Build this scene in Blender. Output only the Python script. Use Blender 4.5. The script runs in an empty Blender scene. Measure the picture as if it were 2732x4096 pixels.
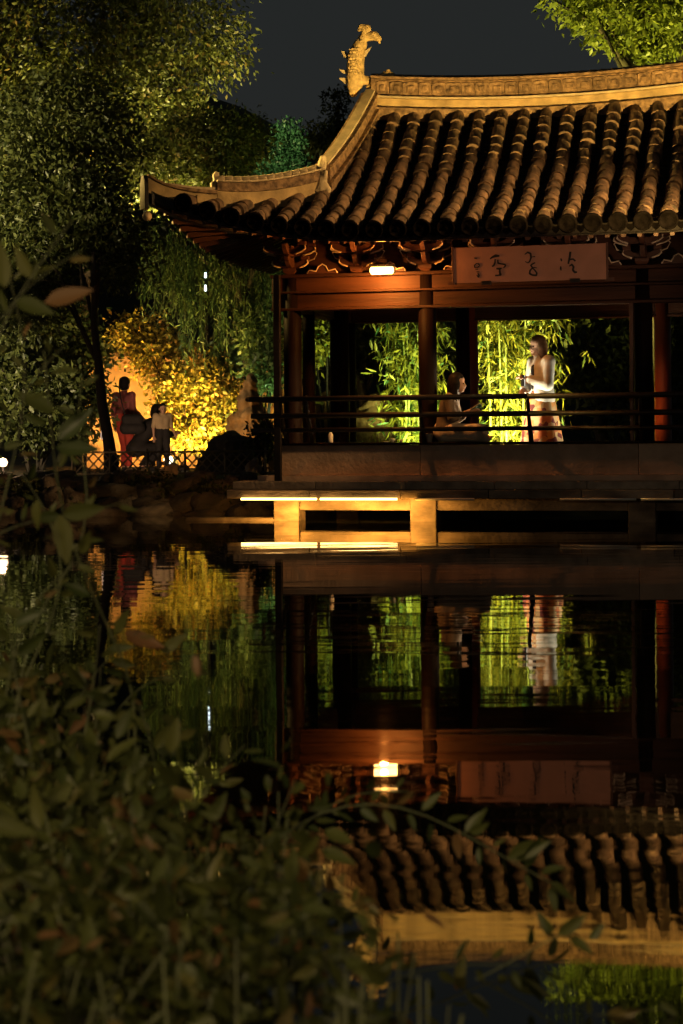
import bpy, math, random
import numpy as np
from mathutils import Vector, Matrix
random.seed(7)
rng = np.random.default_rng(7)
R = math.radians
scene = bpy.context.scene
col = scene.collection

# ------------------------------------------------------------------ camera, world, exposure
F, CX, HY, H, ROLL = 7680.0, 1366.0, 1724.0, 1.13, R(0.45)
cam = bpy.data.cameras.new('camera'); cam_o = bpy.data.objects.new('camera', cam); col.objects.link(cam_o)
cam.sensor_fit = 'VERTICAL'; cam.sensor_height = 36.0; cam.sensor_width = 24.0
cam.lens = 36.0 * F / 4096.0
cam.shift_y = -(2048.0 - HY) / 4096.0
cam_o.location = (0, 0, H); cam_o.rotation_euler = (R(90), ROLL, 0)
cam.clip_start = 0.1; cam.clip_end = 2000
cam.dof.use_dof = True; cam.dof.focus_distance = 24.5; cam.dof.aperture_fstop = 5.0
scene.camera = cam_o
world = bpy.data.worlds.new('World'); scene.world = world; world.use_nodes = True
wn = world.node_tree; wn.nodes.clear()
sky = wn.nodes.new('ShaderNodeTexSky'); sky.sky_type = 'NISHITA'; sky.sun_disc = False
sky.sun_elevation = R(0.5); sky.sun_rotation = R(200); sky.altitude = 100; sky.air_density = 1.5; sky.dust_density = 4.0
hsv = wn.nodes.new('ShaderNodeHueSaturation'); hsv.inputs['Saturation'].default_value = 0.25
bgn = wn.nodes.new('ShaderNodeBackground'); bgn.inputs['Strength'].default_value = 0.0080
glow = wn.nodes.new('ShaderNodeBackground'); glow.inputs['Color'].default_value = (0.82, .98, 1.0, 1); glow.inputs['Strength'].default_value = 0.0120
adds = wn.nodes.new('ShaderNodeAddShader'); wo = wn.nodes.new('ShaderNodeOutputWorld')
wn.links.new(sky.outputs[0], hsv.inputs['Color']); wn.links.new(hsv.outputs[0], bgn.inputs['Color'])
wn.links.new(bgn.outputs[0], adds.inputs[0]); wn.links.new(glow.outputs[0], adds.inputs[1]); wn.links.new(adds.outputs[0], wo.inputs[0])
scene.view_settings.view_transform = 'Standard'; scene.view_settings.look = 'None'
scene.view_settings.exposure = 0.2; scene.view_settings.gamma = 1.0; scene.view_settings.use_curve_mapping = False
scene.cycles.use_denoising = True
scene.cycles.max_bounces = 6; scene.cycles.diffuse_bounces = 2; scene.cycles.glossy_bounces = 3
scene.cycles.transmission_bounces = 3; scene.cycles.sample_clamp_indirect = 4.0
scene.cycles.caustics_reflective = False; scene.cycles.caustics_refractive = False

# ------------------------------------------------------------------ helpers
def cam_ray(px, py):
    a, b = px - CX, HY - py
    c, s = math.cos(ROLL), math.sin(ROLL)
    return Vector(((a * c + b * s) / F, 1.0, (-a * s + b * c) / F))
def W(px, py, Y):                       # world point seen at a photo pixel, at distance Y
    d = cam_ray(px, py); return Vector((d.x * Y, Y, H + d.z * Y))
PO = Vector((-0.635, 24.5, 0)); TH = R(14)
UD = Vector((math.cos(TH), -math.sin(TH), 0)); VD = Vector((math.sin(TH), math.cos(TH), 0))
def L(px, py, v):                       # the same in the pavilion's own frame (u along the front, v backwards)
    d = cam_ray(px, py); s = (v + PO.dot(VD)) / d.dot(VD)
    p = Vector((0, 0, H)) + d * s - PO
    return Vector((p.dot(UD), v, p.z))
def PW(u, v, z): return PO + UD * u + VD * v + Vector((0, 0, z))

class MB:
    def __init__(s): s.v = []; s.f = []; s.m = []
    def add(s, verts, faces, mi=0):
        o = len(s.v); s.v += [tuple(p) for p in verts]
        for f in faces: s.f.append(tuple(i + o for i in f)); s.m.append(mi)
        return s
    def box(s, lo, hi, rot=None, org=None, mi=0):
        x0, y0, z0 = lo; x1, y1, z1 = hi
        vs = [Vector(p) for p in ((x0,y0,z0),(x1,y0,z0),(x1,y1,z0),(x0,y1,z0),(x0,y0,z1),(x1,y0,z1),(x1,y1,z1),(x0,y1,z1))]
        if rot is not None:
            o = Vector(org) if org is not None else Vector((0, 0, 0)); vs = [rot @ p + o for p in vs]
        return s.add(vs, [(0,3,2,1),(4,5,6,7),(0,1,5,4),(1,2,6,5),(2,3,7,6),(3,0,4,7)], mi)
    def bar(s, a, b, w, h, up=(0,0,1), mi=0):
        a, b = Vector(a), Vector(b); d = (b - a).normalized(); up = Vector(up)
        sd = d.cross(up).normalized(); up = sd.cross(d).normalized()
        q = [(-w/2,-h/2),(w/2,-h/2),(w/2,h/2),(-w/2,h/2)]
        vs = [a + sd*x + up*y for x, y in q] + [b + sd*x + up*y for x, y in q]
        return s.add(vs, [(0,1,2,3),(7,6,5,4),(0,4,5,1),(1,5,6,2),(2,6,7,3),(3,7,4,0)], mi)
    def loft(s, rings, caps=True, closed=True, mi=0):
        n = len(rings[0]); vs = [p for r in rings for p in r]; fs = []
        for i in range(len(rings) - 1):
            for j in range(n if closed else n - 1):
                k = (j + 1) % n; fs.append((i*n+j, i*n+k, (i+1)*n+k, (i+1)*n+j))
        if caps: fs.append(tuple(range(n))[::-1]); fs.append(tuple((len(rings)-1)*n + j for j in range(n)))
        return s.add(vs, fs, mi)
    def tube(s, pts, rad, n=8, mi=0, caps=True):
        pts = [Vector(p) for p in pts]; rings = []
        if not hasattr(rad, '__len__'): rad = [rad] * len(pts)
        ref = Vector((0.13, 0.31, 1)) if abs((pts[-1]-pts[0]).normalized().z) < .9 else Vector((1, .2, .1))
        for i, p in enumerate(pts):
            d = (pts[min(i+1, len(pts)-1)] - pts[max(i-1, 0)]).normalized()
            x = d.cross(ref).normalized(); y = d.cross(x)
            rings.append([p + (x*math.cos(2*math.pi*j/n) + y*math.sin(2*math.pi*j/n)) * rad[i] for j in range(n)])
        return s.loft(rings, caps, mi=mi)
    def lathe(s, c, prof, n=16, mi=0):
        c = Vector(c)
        return s.loft([[c + Vector((r*math.cos(2*math.pi*j/n), r*math.sin(2*math.pi*j/n), z)) for j in range(n)] for r, z in prof], mi=mi)
    def prism(s, poly, o, ex, ey, en, mi=0):     # polygon in the plane (ex, ey) extruded by en
        o, ex, ey, en = Vector(o), Vector(ex), Vector(ey), Vector(en); n = len(poly)
        a = [o + ex*x + ey*y for x, y in poly]
        vs = a + [p + en for p in a]
        return s.add(vs, [tuple(range(n)), tuple(range(2*n-1, n-1, -1))] + [(j, j+n, (j+1) % n + n, (j+1) % n) for j in range(n)], mi)
    def build(s, name, mat, parent=None, smooth=False, bevel=0.0):
        me = bpy.data.meshes.new(name); me.from_pydata(s.v, [], s.f); me.validate()
        import bmesh as _b
        bm = _b.new(); bm.from_mesh(me); _b.ops.recalc_face_normals(bm, faces=bm.faces); bm.to_mesh(me); bm.free()
        return link_mesh(name, me, mat, parent, smooth, bevel)
def link_mesh(name, me, mat, parent=None, smooth=False, bevel=0.0):
    if len(me.materials) == 0:
        for m in (mat if isinstance(mat, (list, tuple)) else [mat]): me.materials.append(m)
    if smooth: me.polygons.foreach_set('use_smooth', [True] * len(me.polygons))
    o = bpy.data.objects.new(name, me); col.objects.link(o)
    if parent is not None: o.parent = parent
    if bevel:
        b = o.modifiers.new('bevel', 'BEVEL'); b.width = bevel; b.segments = 2; b.limit_method = 'ANGLE'
    return o
def np_mesh(name, V, Fq, mat, parent=None, smooth=False):
    me = bpy.data.meshes.new(name); V = np.asarray(V, np.float32); Fq = np.asarray(Fq, np.int32); k = Fq.shape[1]
    me.vertices.add(len(V)); me.vertices.foreach_set('co', V.ravel())
    me.loops.add(Fq.size); me.loops.foreach_set('vertex_index', Fq.ravel())
    me.polygons.add(len(Fq)); me.polygons.foreach_set('loop_start', np.arange(len(Fq), dtype=np.int32) * k)
    me.update(calc_edges=True); me.validate()
    return link_mesh(name, me, mat, parent, smooth)
def tag(o, label=None, cat=None, group=None, kind=None):
    if label: o['label'] = label
    if cat: o['category'] = cat
    if group: o['group'] = group
    if kind: o['kind'] = kind
    return o
def empty(name, loc=(0,0,0), rz=0.0):
    o = bpy.data.objects.new(name, None); col.objects.link(o); o.location = loc; o.rotation_euler = (0, 0, rz); o.empty_display_size = .1
    return o
def inst(name, me, parent, M):
    o = bpy.data.objects.new(name, me); col.objects.link(o); o.parent = parent; o.matrix_local = M; return o
def struct(o): o['kind'] = 'structure'; return o

# ------------------------------------------------------------------ materials
def nodes(name):
    m = bpy.data.materials.new(name); m.use_nodes = True; nt = m.node_tree
    return m, nt, nt.nodes['Principled BSDF']
def mat(name, c, rough=.6, var=.35, scale=8.0, bump=.0, bscale=None, spec=.5, c2=None, stretch=(1,1,1), metal=0.0):
    m, nt, p = nodes(name); N = nt.nodes.new; K = nt.links.new
    tc = N('ShaderNodeTexCoord'); mp = N('ShaderNodeMapping'); mp.inputs['Scale'].default_value = stretch
    oi = N('ShaderNodeObjectInfo'); sh = N('ShaderNodeVectorMath'); sh.operation = 'MULTIPLY_ADD'; sh.inputs[1].default_value = (37, 53, 71)
    K(oi.outputs['Random'], sh.inputs[0]); K(tc.outputs['Object'], sh.inputs[2]); K(sh.outputs[0], mp.inputs[0])
    n = N('ShaderNodeTexNoise'); n.inputs['Scale'].default_value = scale; n.inputs['Detail'].default_value = 6
    K(mp.outputs[0], n.inputs['Vector'])
    r = N('ShaderNodeValToRGB'); r.color_ramp.elements[0].position = .3; r.color_ramp.elements[1].position = .7
    r.color_ramp.elements[0].color = (*[x * (1 - var) for x in c], 1)
    r.color_ramp.elements[1].color = (*(c2 if c2 else [min(1, x * (1 + var)) for x in c]), 1)
    hs = N('ShaderNodeHueSaturation'); mr = N('ShaderNodeMapRange')
    mr.inputs['To Min'].default_value = 1 - var * .5; mr.inputs['To Max'].default_value = 1 + var * .5
    K(oi.outputs['Random'], mr.inputs['Value']); K(mr.outputs[0], hs.inputs['Value'])
    K(n.outputs['Fac'], r.inputs[0]); K(r.outputs[0], hs.inputs['Color']); K(hs.outputs[0], p.inputs['Base Color'])
    p.inputs['Roughness'].default_value = rough; p.inputs['Specular IOR Level'].default_value = spec; p.inputs['Metallic'].default_value = metal
    if bump:
        b = N('ShaderNodeBump'); b.inputs['Strength'].default_value = bump; b.inputs['Distance'].default_value = .02
        n2 = N('ShaderNodeTexNoise'); n2.inputs['Scale'].default_value = bscale or scale * 4; n2.inputs['Detail'].default_value = 5
        K(mp.outputs[0], n2.inputs['Vector']); K(n2.outputs['Fac'], b.inputs['Height']); K(b.outputs[0], p.inputs['Normal'])
    return m
def leafmat(name, ca, cb, cc=None, trans=.35, rough=.45, obj=False):
    m, nt, p = nodes(name); N = nt.nodes.new; K = nt.links.new
    r = N('ShaderNodeValToRGB'); r.color_ramp.elements[0].color = (*ca, 1); r.color_ramp.elements[1].color = (*cb, 1)
    if cc: e = r.color_ramp.elements.new(.84); e.color = (*cb, 1); r.color_ramp.elements[-1].color = (*cc, 1)
    if obj: K(N('ShaderNodeObjectInfo').outputs['Random'], r.inputs[0])
    else: K(N('ShaderNodeNewGeometry').outputs['Random Per Island'], r.inputs[0])
    K(r.outputs[0], p.inputs['Base Color']); p.inputs['Roughness'].default_value = rough; p.inputs['Specular IOR Level'].default_value = .3
    t = N('ShaderNodeBsdfTranslucent'); mx = N('ShaderNodeMixShader'); mx.inputs[0].default_value = trans
    K(r.outputs[0], t.inputs['Color']); K(p.outputs[0], mx.inputs[1]); K(t.outputs[0], mx.inputs[2])
    K(mx.outputs[0], nt.nodes['Material Output'].inputs['Surface'])
    return m
def emit(name, c, s):
    m, nt, p = nodes(name); p.inputs['Base Color'].default_value = (*c, 1); p.inputs['Emission Color'].default_value = (*c, 1); p.inputs['Emission Strength'].default_value = s
    return m
M = dict(
    wood=mat('dark_lacquered_wood', (.008, .0045, .004), .55, .4, 6, .25, 40, stretch=(1,1,.12), spec=.05),
    woodh=mat('dark_beam_wood', (.042, .016, .007), .6, .45, 7, .4, 40, stretch=(.12,1,1), spec=.25),
    bracket=mat('carved_bracket_wood', (.075, .03, .016), .45, .35, 9, .2, 40),
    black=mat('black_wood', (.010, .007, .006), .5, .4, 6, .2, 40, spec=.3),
    red=mat('red_column_lacquer', (.15, .032, .012), .36, .25, 5, .12, 30, stretch=(1,1,.15)),
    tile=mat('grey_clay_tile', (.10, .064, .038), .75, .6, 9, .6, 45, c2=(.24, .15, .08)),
    pan=mat('shade_dark_valley_tile', (.012, .010, .008), .9, .5, 9, .5, 45, spec=.08),  # shade of the gaps between tile rows is put into this colour
    endt=mat('shade_black_end_tile', (.005, .004, .0035), .95, .5, 9, .5, 45, spec=.0),  # near black: the shade at the eave edge is in the colour
    plaster=mat('aged_lime_plaster', (.42, .30, .13), .8, .35, 5, .5, 30),
    relief=mat('weathered_ridge_relief', (.15, .085, .04), .8, .6, 15, 1.0, 24, c2=(.33, .21, .10)),
    cap=mat('pale_ridge_cap', (.52, .42, .24), .7, .25, 7, .5, 30),
    stone=mat('grey_brown_stone', (.30, .23, .17), .85, .4, 5, .7, 26),
    slab=mat('worn_platform_stone', (.22, .16, .115), .8, .6, 5, .8, 30, stretch=(.5,1,1)),
    panel=mat('dusky_plaster_panel', (.46, .32, .23), .85, .3, 3, .4, 22),
    rock=mat('damp_bank_rock', (.05, .04, .031), .8, .5, 4, .9, 14),
    goldrock=mat('pitted_lake_rock', (.17, .095, .04), .85, .45, 5, 1.0, 9),
    soil=mat('garden_soil', (.05, .036, .022), .95, .5, 1.5, .6, 9),
    bark=mat('brown_bark', (.018, .012, .009), .9, .5, 6, .9, 30, stretch=(1,1,.25)),
    stem=mat('green_brown_stem', (.075, .085, .035), .7, .4, 10),
    bamboo=mat('bamboo_culm', (.22, .25, .07), .4, .35, 6),
    slat=mat('bamboo_fence_slat', (.13, .10, .06), .6, .4, 8),
    hill=mat('dark_wooded_hill', (.02, .022, .014), .95, .5, .1),
    wall=mat('ochre_garden_wall', (.42, .27, .13), .9, .25, 2, .4, 14),
    edge=mat('cream_painted_highlight', (.66, .54, .38), .6, .15),  # cream outline; its paleness stands in for lamp-lit bracket edges
    sign=mat('brown_plaque_lacquer', (.34, .17, .11), .5, .14, 4, .1, 30),
    ink=mat('black_brush_ink', (.006, .005, .004), .5, .2),
    metal=mat('dark_metal', (.02, .018, .016), .45, .3, 10, metal=.6),
    skin=mat('skin', (.46, .27, .18), .55, .08, 12),
    hair=mat('black_hair', (.008, .006, .005), .6, .4, 30, spec=.12),
    hairlt=mat('light_brown_hair', (.20, .11, .05), .45, .4, 30),
    white=mat('white_cloth', (.62, .52, .42), .8, .12, 10, .3, 18),
    cream=mat('cream_cardigan', (.64, .62, .54), .85, .15, 10, .3, 18),
    darkcloth=mat('black_cloth', (.012, .010, .010), .85, .3, 10),
    greycloth=mat('grey_brown_cloth', (.16, .125, .10), .85, .2, 10, .3, 18),
    maroon=mat('mauve_red_cloth', (.24, .065, .06), .85, .25, 8, .3, 14),
    redcloth=mat('red_cloth', (.45, .05, .03), .85, .2, 8),
    tan=mat('tan_cotton', (.40, .30, .17), .85, .15, 8, .3, 14),
    ceramic=mat('white_ceramic', (.7, .66, .58), .3, .05),
    paper=mat('book_paper', (.7, .6, .45), .8, .08),
    green_cover=mat('green_book_cover', (.02, .16, .09), .5, .1),
)
def floral():
    m, nt, p = nodes('floral_skirt_cloth'); N = nt.nodes.new; K = nt.links.new
    tc = N('ShaderNodeTexCoord'); v = N('ShaderNodeTexVoronoi'); v.inputs['Scale'].default_value = 13.0
    K(tc.outputs['Object'], v.inputs['Vector'])
    sx = N('ShaderNodeSeparateColor'); K(v.outputs['Color'], sx.inputs[0])
    r = N('ShaderNodeValToRGB'); r.color_ramp.interpolation = 'CONSTANT'
    for i, (pos, c) in enumerate(((0, (.48,.33,.16)), (.30, (.42,.11,.03)), (.55, (.52,.22,.06)), (.78, (.12,.015,.012)))):
        e = r.color_ramp.elements[0] if i == 0 else r.color_ramp.elements.new(pos)
        e.position = pos; e.color = (*c, 1)
    K(sx.outputs[0], r.inputs[0]); K(r.outputs[0], p.inputs['Base Color']); p.inputs['Roughness'].default_value = .85
    return m
M['floral'] = floral()
def water():
    m, nt, p = nodes('still_pond_water'); N = nt.nodes.new; K = nt.links.new
    p.inputs['Base Color'].default_value = (.004, .0045, .0025, 1); p.inputs['Roughness'].default_value = .018
    p.inputs['IOR'].default_value = 2.2
    g = N('ShaderNodeNewGeometry'); mp = N('ShaderNodeMapping'); mp.inputs['Scale'].default_value = (.4, 1.4, 1)
    K(g.outputs['Position'], mp.inputs[0])
    n1 = N('ShaderNodeTexNoise'); n1.inputs['Scale'].default_value = 1.7; n1.inputs['Detail'].default_value = 1.5
    n2 = N('ShaderNodeTexNoise'); n2.inputs['Scale'].default_value = 11.0; n2.inputs['Detail'].default_value = 2
    K(mp.outputs[0], n1.inputs['Vector']); K(mp.outputs[0], n2.inputs['Vector'])
    ad = N('ShaderNodeMath'); ad.operation = 'MULTIPLY_ADD'; ad.inputs[1].default_value = .055
    K(n2.outputs['Fac'], ad.inputs[0]); K(n1.outputs['Fac'], ad.inputs[2])
    b = N('ShaderNodeBump'); b.inputs['Strength'].default_value = 1.0; b.inputs['Distance'].default_value = .0024
    K(ad.outputs[0], b.inputs['Height']); K(b.outputs[0], p.inputs['Normal'])
    return m
M['water'] = water()
LM = dict(
    dark=leafmat('dark_evergreen_leaf', (.020, .030, .010), (.075, .085, .024)),
    olive=leafmat('olive_leaf', (.040, .055, .012), (.11, .12, .025), (.16, .11, .03)),
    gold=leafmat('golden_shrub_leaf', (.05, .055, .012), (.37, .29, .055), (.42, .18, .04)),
    willow=leafmat('willow_leaf', (.03, .055, .02), (.09, .13, .045)),
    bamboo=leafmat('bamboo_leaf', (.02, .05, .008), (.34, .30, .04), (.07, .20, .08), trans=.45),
    bright=leafmat('bright_broad_leaf', (.08, .11, .02), (.19, .21, .04), trans=.45),
    cone=leafmat('blue_green_needle', (.02, .07, .04), (.04, .13, .07)),
    near=leafmat('near_shrub_leaf', (.035, .048, .012), (.085, .095, .022), (.15, .075, .03), trans=.25, rough=.5),
    nearobj=leafmat('near_spray_leaf', (.04, .058, .014), (.10, .105, .026), (.17, .085, .035), trans=.25, rough=.45, obj=True),
)

# ------------------------------------------------------------------ implicit surfaces (bodies, carved ornaments)
def smin(a, b, k):
    h = np.clip(.5 + .5 * (b - a) / k, 0, 1); return b * (1 - h) + a * h - k * h * (1 - h)
def cone_d(P, a, b, ra, rb, sc=None):
    a = np.asarray(a, float); b = np.asarray(b, float)
    if sc is not None: P = P / sc; a = a / sc; b = b / sc
    d = b - a; q = P - a; t = np.clip((q @ d) / max(d @ d, 1e-9), 0, 1)
    return np.linalg.norm(q - t[..., None] * d, axis=-1) - (ra + (rb - ra) * t)
def sdf(items, k=.02):
    def fn(P):
        out = None
        for it in items:
            d = cone_d(P, *it); out = d if out is None else smin(out, d, k)
        return out
    return fn
def nets(fn, lo, hi, h):
    lo = np.asarray(lo, float); n = np.ceil((np.asarray(hi, float) - lo) / h).astype(int) + 1
    G = np.stack(np.meshgrid(*[np.arange(k) for k in n], indexing='ij'), -1).astype(float)
    Fv = fn(lo + G * h); c = tuple(k - 1 for k in n)
    acc = np.zeros(c + (3,)); cnt = np.zeros(c)
    off = [(i, j, k) for i in (0, 1) for j in (0, 1) for k in (0, 1)]
    sl = lambda o: Fv[o[0]:o[0]+c[0], o[1]:o[1]+c[1], o[2]:o[2]+c[2]]
    for a in off:
        for ax in range(3):
            if a[ax]: continue
            b = list(a); b[ax] = 1; fa, fb = sl(a), sl(b); x = (fa < 0) != (fb < 0)
            t = np.where(x, fa / np.where(x, fa - fb, 1), 0)
            for q in range(3): acc[..., q] += np.where(x, a[q] + (t if q == ax else 0), 0)
            cnt += x
    mask = cnt > 0; vid = -np.ones(c, int); vid[mask] = np.arange(mask.sum())
    V = lo + h * (np.argwhere(mask) + acc[mask] / cnt[mask][:, None]); Q = []
    for ax in range(3):
        a0 = [slice(None)] * 3; a1 = [slice(None)] * 3; a0[ax] = slice(0, -1); a1[ax] = slice(1, None)
        s0, s1 = Fv[tuple(a0)] < 0, Fv[tuple(a1)] < 0; I = np.argwhere(s0 != s1)
        o1, o2 = [q for q in range(3) if q != ax]
        ok = (I[:, o1] > 0) & (I[:, o2] > 0) & (I[:, o1] < c[o1]) & (I[:, o2] < c[o2]); I = I[ok]
        flip = s0[tuple(I.T)]; f = []
        for d1, d2 in ((-1,-1),(0,-1),(0,0),(-1,0)):
            J = I.copy(); J[:, o1] += d1; J[:, o2] += d2; f.append(vid[tuple(J.T)])
        f = np.stack(f, 1)
        if ax == 1: flip = ~flip
        f[~flip] = f[~flip][:, ::-1]; Q.append(f)
    return V, np.concatenate(Q)
def sdf_obj(name, items, mat_, parent, h=.012, k=.02, cut=None, pad=.03):
    A = np.array([np.minimum(np.array(i[0]) - max(i[2], i[3]), np.array(i[1]) - max(i[2], i[3])) for i in items]).min(0) - pad
    B = np.array([np.maximum(np.array(i[0]) + max(i[2], i[3]), np.array(i[1]) + max(i[2], i[3])) for i in items]).max(0) + pad
    f0 = sdf(items, k); fn = f0 if cut is None else (lambda P: cut(P, f0(P)))
    V, Q = nets(fn, A, B, h)
    return np_mesh(name, V, Q, mat_, parent, True)

# ------------------------------------------------------------------ foliage
def unit(a): return a / np.maximum(np.linalg.norm(a, axis=-1, keepdims=True), 1e-9)
def leaves(name, pts, dirs, length, width, mat_, parent, jitter=.35, fold=.25):
    n = len(pts); Lh = length * (1 + jitter * rng.uniform(-1, 1, (n, 1))); d = unit(dirs)
    s = unit(np.cross(d, rng.normal(size=(n, 3)))); nn = np.cross(s, d); w = Lh * width / length * .5
    m = pts + d * Lh * .45 - nn * w * fold
    V = np.stack([pts, m + s * w + nn * w * fold * 2, pts + d * Lh, m - s * w + nn * w * fold * 2], 1).reshape(-1, 3)
    Q = np.arange(4 * n).reshape(n, 4)
    T = np.concatenate([Q[:, [0, 1, 2]], Q[:, [0, 2, 3]]])
    o = np_mesh(name, V, T, mat_, parent); return o
def cloud(lobes, nclump, per, cr, shell=.35):
    Wt = np.array([l[2] if len(l) > 2 else l[1][0] * l[1][1] * l[1][2] for l in lobes], float); Wt /= Wt.sum(); P = []; D = []
    for l, c in zip(lobes, rng.multinomial(nclump, Wt)):
        u = unit(rng.normal(size=(c, 3))); r = rng.uniform(shell ** 3, 1, (c, 1)) ** (1/3)
        ce = np.array(l[0]) + u * r * np.array(l[1])
        q = (ce[:, None] + rng.normal(size=(c, per, 3)) * cr * np.array([1, 1, .7])).reshape(-1, 3)
        P.append(q); D.append(q - np.array(l[0]))
    return np.concatenate(P), np.concatenate(D)
def tree(name, label, base, lobes, lm, nclump, per, cr, size, trunk_r, droop=.4, group=None, limbs=7, width=.45, trunk_top=None, cat='tree', shell=.35, bend=0.0):
    b = Vector(base); root = empty(name, b); tag(root, label, cat, group)
    P, D = cloud(lobes, nclump, per, cr, shell)
    d = unit(D) * .5 + rng.normal(size=D.shape) * .7; d[:, 2] -= droop
    leaves('crown', P - np.array(b), d, size, size * width, lm, root)
    top = Vector(trunk_top) if trunk_top else Vector(lobes[0][0])
    m = MB(); n = 7; pts = []
    for i in range(n):
        t = i / (n - 1); p = (top - b) * t
        pts.append(p + Vector((math.sin(t * 3.0) * bend + random.uniform(-.03, .03), random.uniform(-.03, .03), 0)))
    m.tube(pts, [trunk_r * (1.25 - .85 * i / (n-1)) if i else trunk_r * 1.5 for i in range(n)], 9)
    m.build('trunk', M['bark'], root, True)
    for i in range(limbs):
        lo = lobes[i % len(lobes)]; e = Vector(lo[0]) - b + Vector(np.array(lo[1]) * rng.uniform(-.7, .7, 3)); s = pts[random.randint(3, n-1)]
        mid = s.lerp(e, .5) + Vector((0, 0, .15 * (e - s).length))
        MB().tube([s, mid, e], [trunk_r * .42, trunk_r * .28, trunk_r * .08], 6).build('limb', M['bark'], root, True)
    return root

# ------------------------------------------------------------------ ground, water, hill, sky stays the world
def sstep(a, b, x): t = np.clip((x - a) / (b - a), 0, 1); return t * t * (3 - 2 * t)
def ground_h(X, Y):
    yf = 26.35 + 3.2 * sstep(-1.5, -.6, X) + .15 * np.sin(X * 2.1)
    far = sstep(-.15, .5, Y - yf)
    near = np.maximum(sstep(-.1, .35, -(Y - 3.3) * .31 - X) * (Y < 30), sstep(2.9, 2.3, Y))
    side = np.maximum(sstep(13, 14, X), sstep(-13, -14, X))
    z = -.8 + 1.26 * np.maximum(far, side)
    z = np.maximum(z, -.8 + .86 * near * (Y < 20))
    return z + .03 * np.sin(X * 3.3 + Y) * np.sin(Y * 2.7) * (z > 0)
gx = np.unique(np.concatenate([np.linspace(-400, -20, 12), np.linspace(-20, -4, 33), np.linspace(-4, 4, 81), np.linspace(4, 20, 33), np.linspace(20, 400, 12)]))
gy = np.unique(np.concatenate([np.linspace(-200, -4, 10), np.linspace(-4, 10, 90), np.linspace(10, 25, 16), np.linspace(25, 32, 60), np.linspace(32, 60, 20), np.linspace(60, 900, 14)]))
GX, GY = np.meshgrid(gx, gy, indexing='ij'); GZ = ground_h(GX, GY); nx, ny = GX.shape
ii = np.arange(nx * ny).reshape(nx, ny)
struct(np_mesh('ground', np.stack([GX, GY, GZ], -1).reshape(-1, 3), np.stack([ii[:-1, :-1], ii[1:, :-1], ii[1:, 1:], ii[:-1, 1:]], -1).reshape(-1, 4), M['soil'], None, True))
struct(MB().add([(-14.2, -4, 0), (14.2, -4, 0), (14.2, 31, 0), (-14.2, 31, 0)], [(0, 1, 2, 3)]).build('pond_water', M['water']))
hp = [(-2500, 250), (-600, 260), (300, 300), (800, 375), (960, 425), (1150, 520), (1260, 560), (1400, 585), (1700, 640), (2400, 700), (3400, 740), (5200, 760)]
rows = []
for k, (yy, fr) in enumerate(((100, 0), (108, .55), (118, .9), (128, 1), (150, .8), (190, 0))):
    rows.append([Vector((W(px, py, 128).x * 1.0, yy, .3 + fr * (W(px, py, 128).z - .3 + random.uniform(-.25, .25)))) for px, py in hp])
struct(MB().loft(rows, caps=False, closed=False).build('hill', M['hill'], None, True))

# ------------------------------------------------------------------ the pavilion
pav = empty('waterside_pavilion', PO, -TH)
tag(pav, 'dark timber pavilion with upswept tiled roof standing on stone piers in the pond', 'pavilion')
WU, LV, UC = 6.21, 3.05, 3.105
ZS = .98                                   # seat height
ZF = .57
# stone platform: piers, pier beams, slabs
for u in (0, 1.76, 4.45, 6.21):
    for v in (-.12, 3.1):
        MB().box((u-.165, v-.165, -.7), (u+.165, v+.165, .285)).build('pier', M['slab'], pav, bevel=.012)
for v in (-.12, 3.1):
    for a, b in ((0, 1.76), (1.76, 4.45), (4.45, 6.21)):
        MB().box((a+.168, v-.13, .135), (b-.168, v+.13, .283)).build('pier_beam', M['slab'], pav, bevel=.01)
MB().box((-1.35, -.28, -.3), (-.168, .02, .035)).build('stone_ledge', M['slab'], pav, bevel=.012)
us = [-.72, .36, 1.52, 2.62, 3.75, 4.85, 5.9, 6.95]
for i in range(7):
    MB().box((us[i]+.004, -.52, .29), (us[i+1]-.004, 1.48, .40)).build('platform_slab', M['slab'], pav, bevel=.012)
    MB().box((us[i]+.004, 1.486, .29), (us[i+1]-.004, 3.6, .40)).build('platform_slab', M['slab'], pav, bevel=.012)
    MB().box((us[i]+.06, -.44, .402), (us[i+1]-.06 if i == 6 else us[i+1]+.056, 3.5, .50)).build('platform_course', M['stone'], pav, bevel=.01)
MB().box((-.4, -.2, .502), (6.6, 3.3, ZF)).build('floor', M['panel'], pav)
# low parapet panels with seat boards, front and sides
def parapet(a, b, v0, v1): MB().box((a, v0, ZF+.002), (b, v1, ZS-.03)).build('parapet_panel', M['panel'], pav, bevel=.006)
for a, b in ((-.12, 1.70), (1.705, 4.40), (4.405, 6.35)): parapet(a, b, -.16, -.06)
for a, b in ((-.05, 1.5), (1.505, 3.1)): parapet(-.12, -.03, a, b); parapet(6.26, 6.35, a, b)
for a, b in ((-.14, 1.698), (1.702, 4.398), (4.402, 6.37)):
    MB().box((a, -.19, ZS-.028), (b, .22, ZS)).build('seat', M['wood'], pav, bevel=.006)
MB().box((-.14, .224, ZS-.028), (.2, 3.15, ZS)).build('seat', M['wood'], pav, bevel=.006)
MB().box((6.03, .224, ZS-.028), (6.37, 3.15, ZS)).build('seat', M['wood'], pav, bevel=.006)
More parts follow.
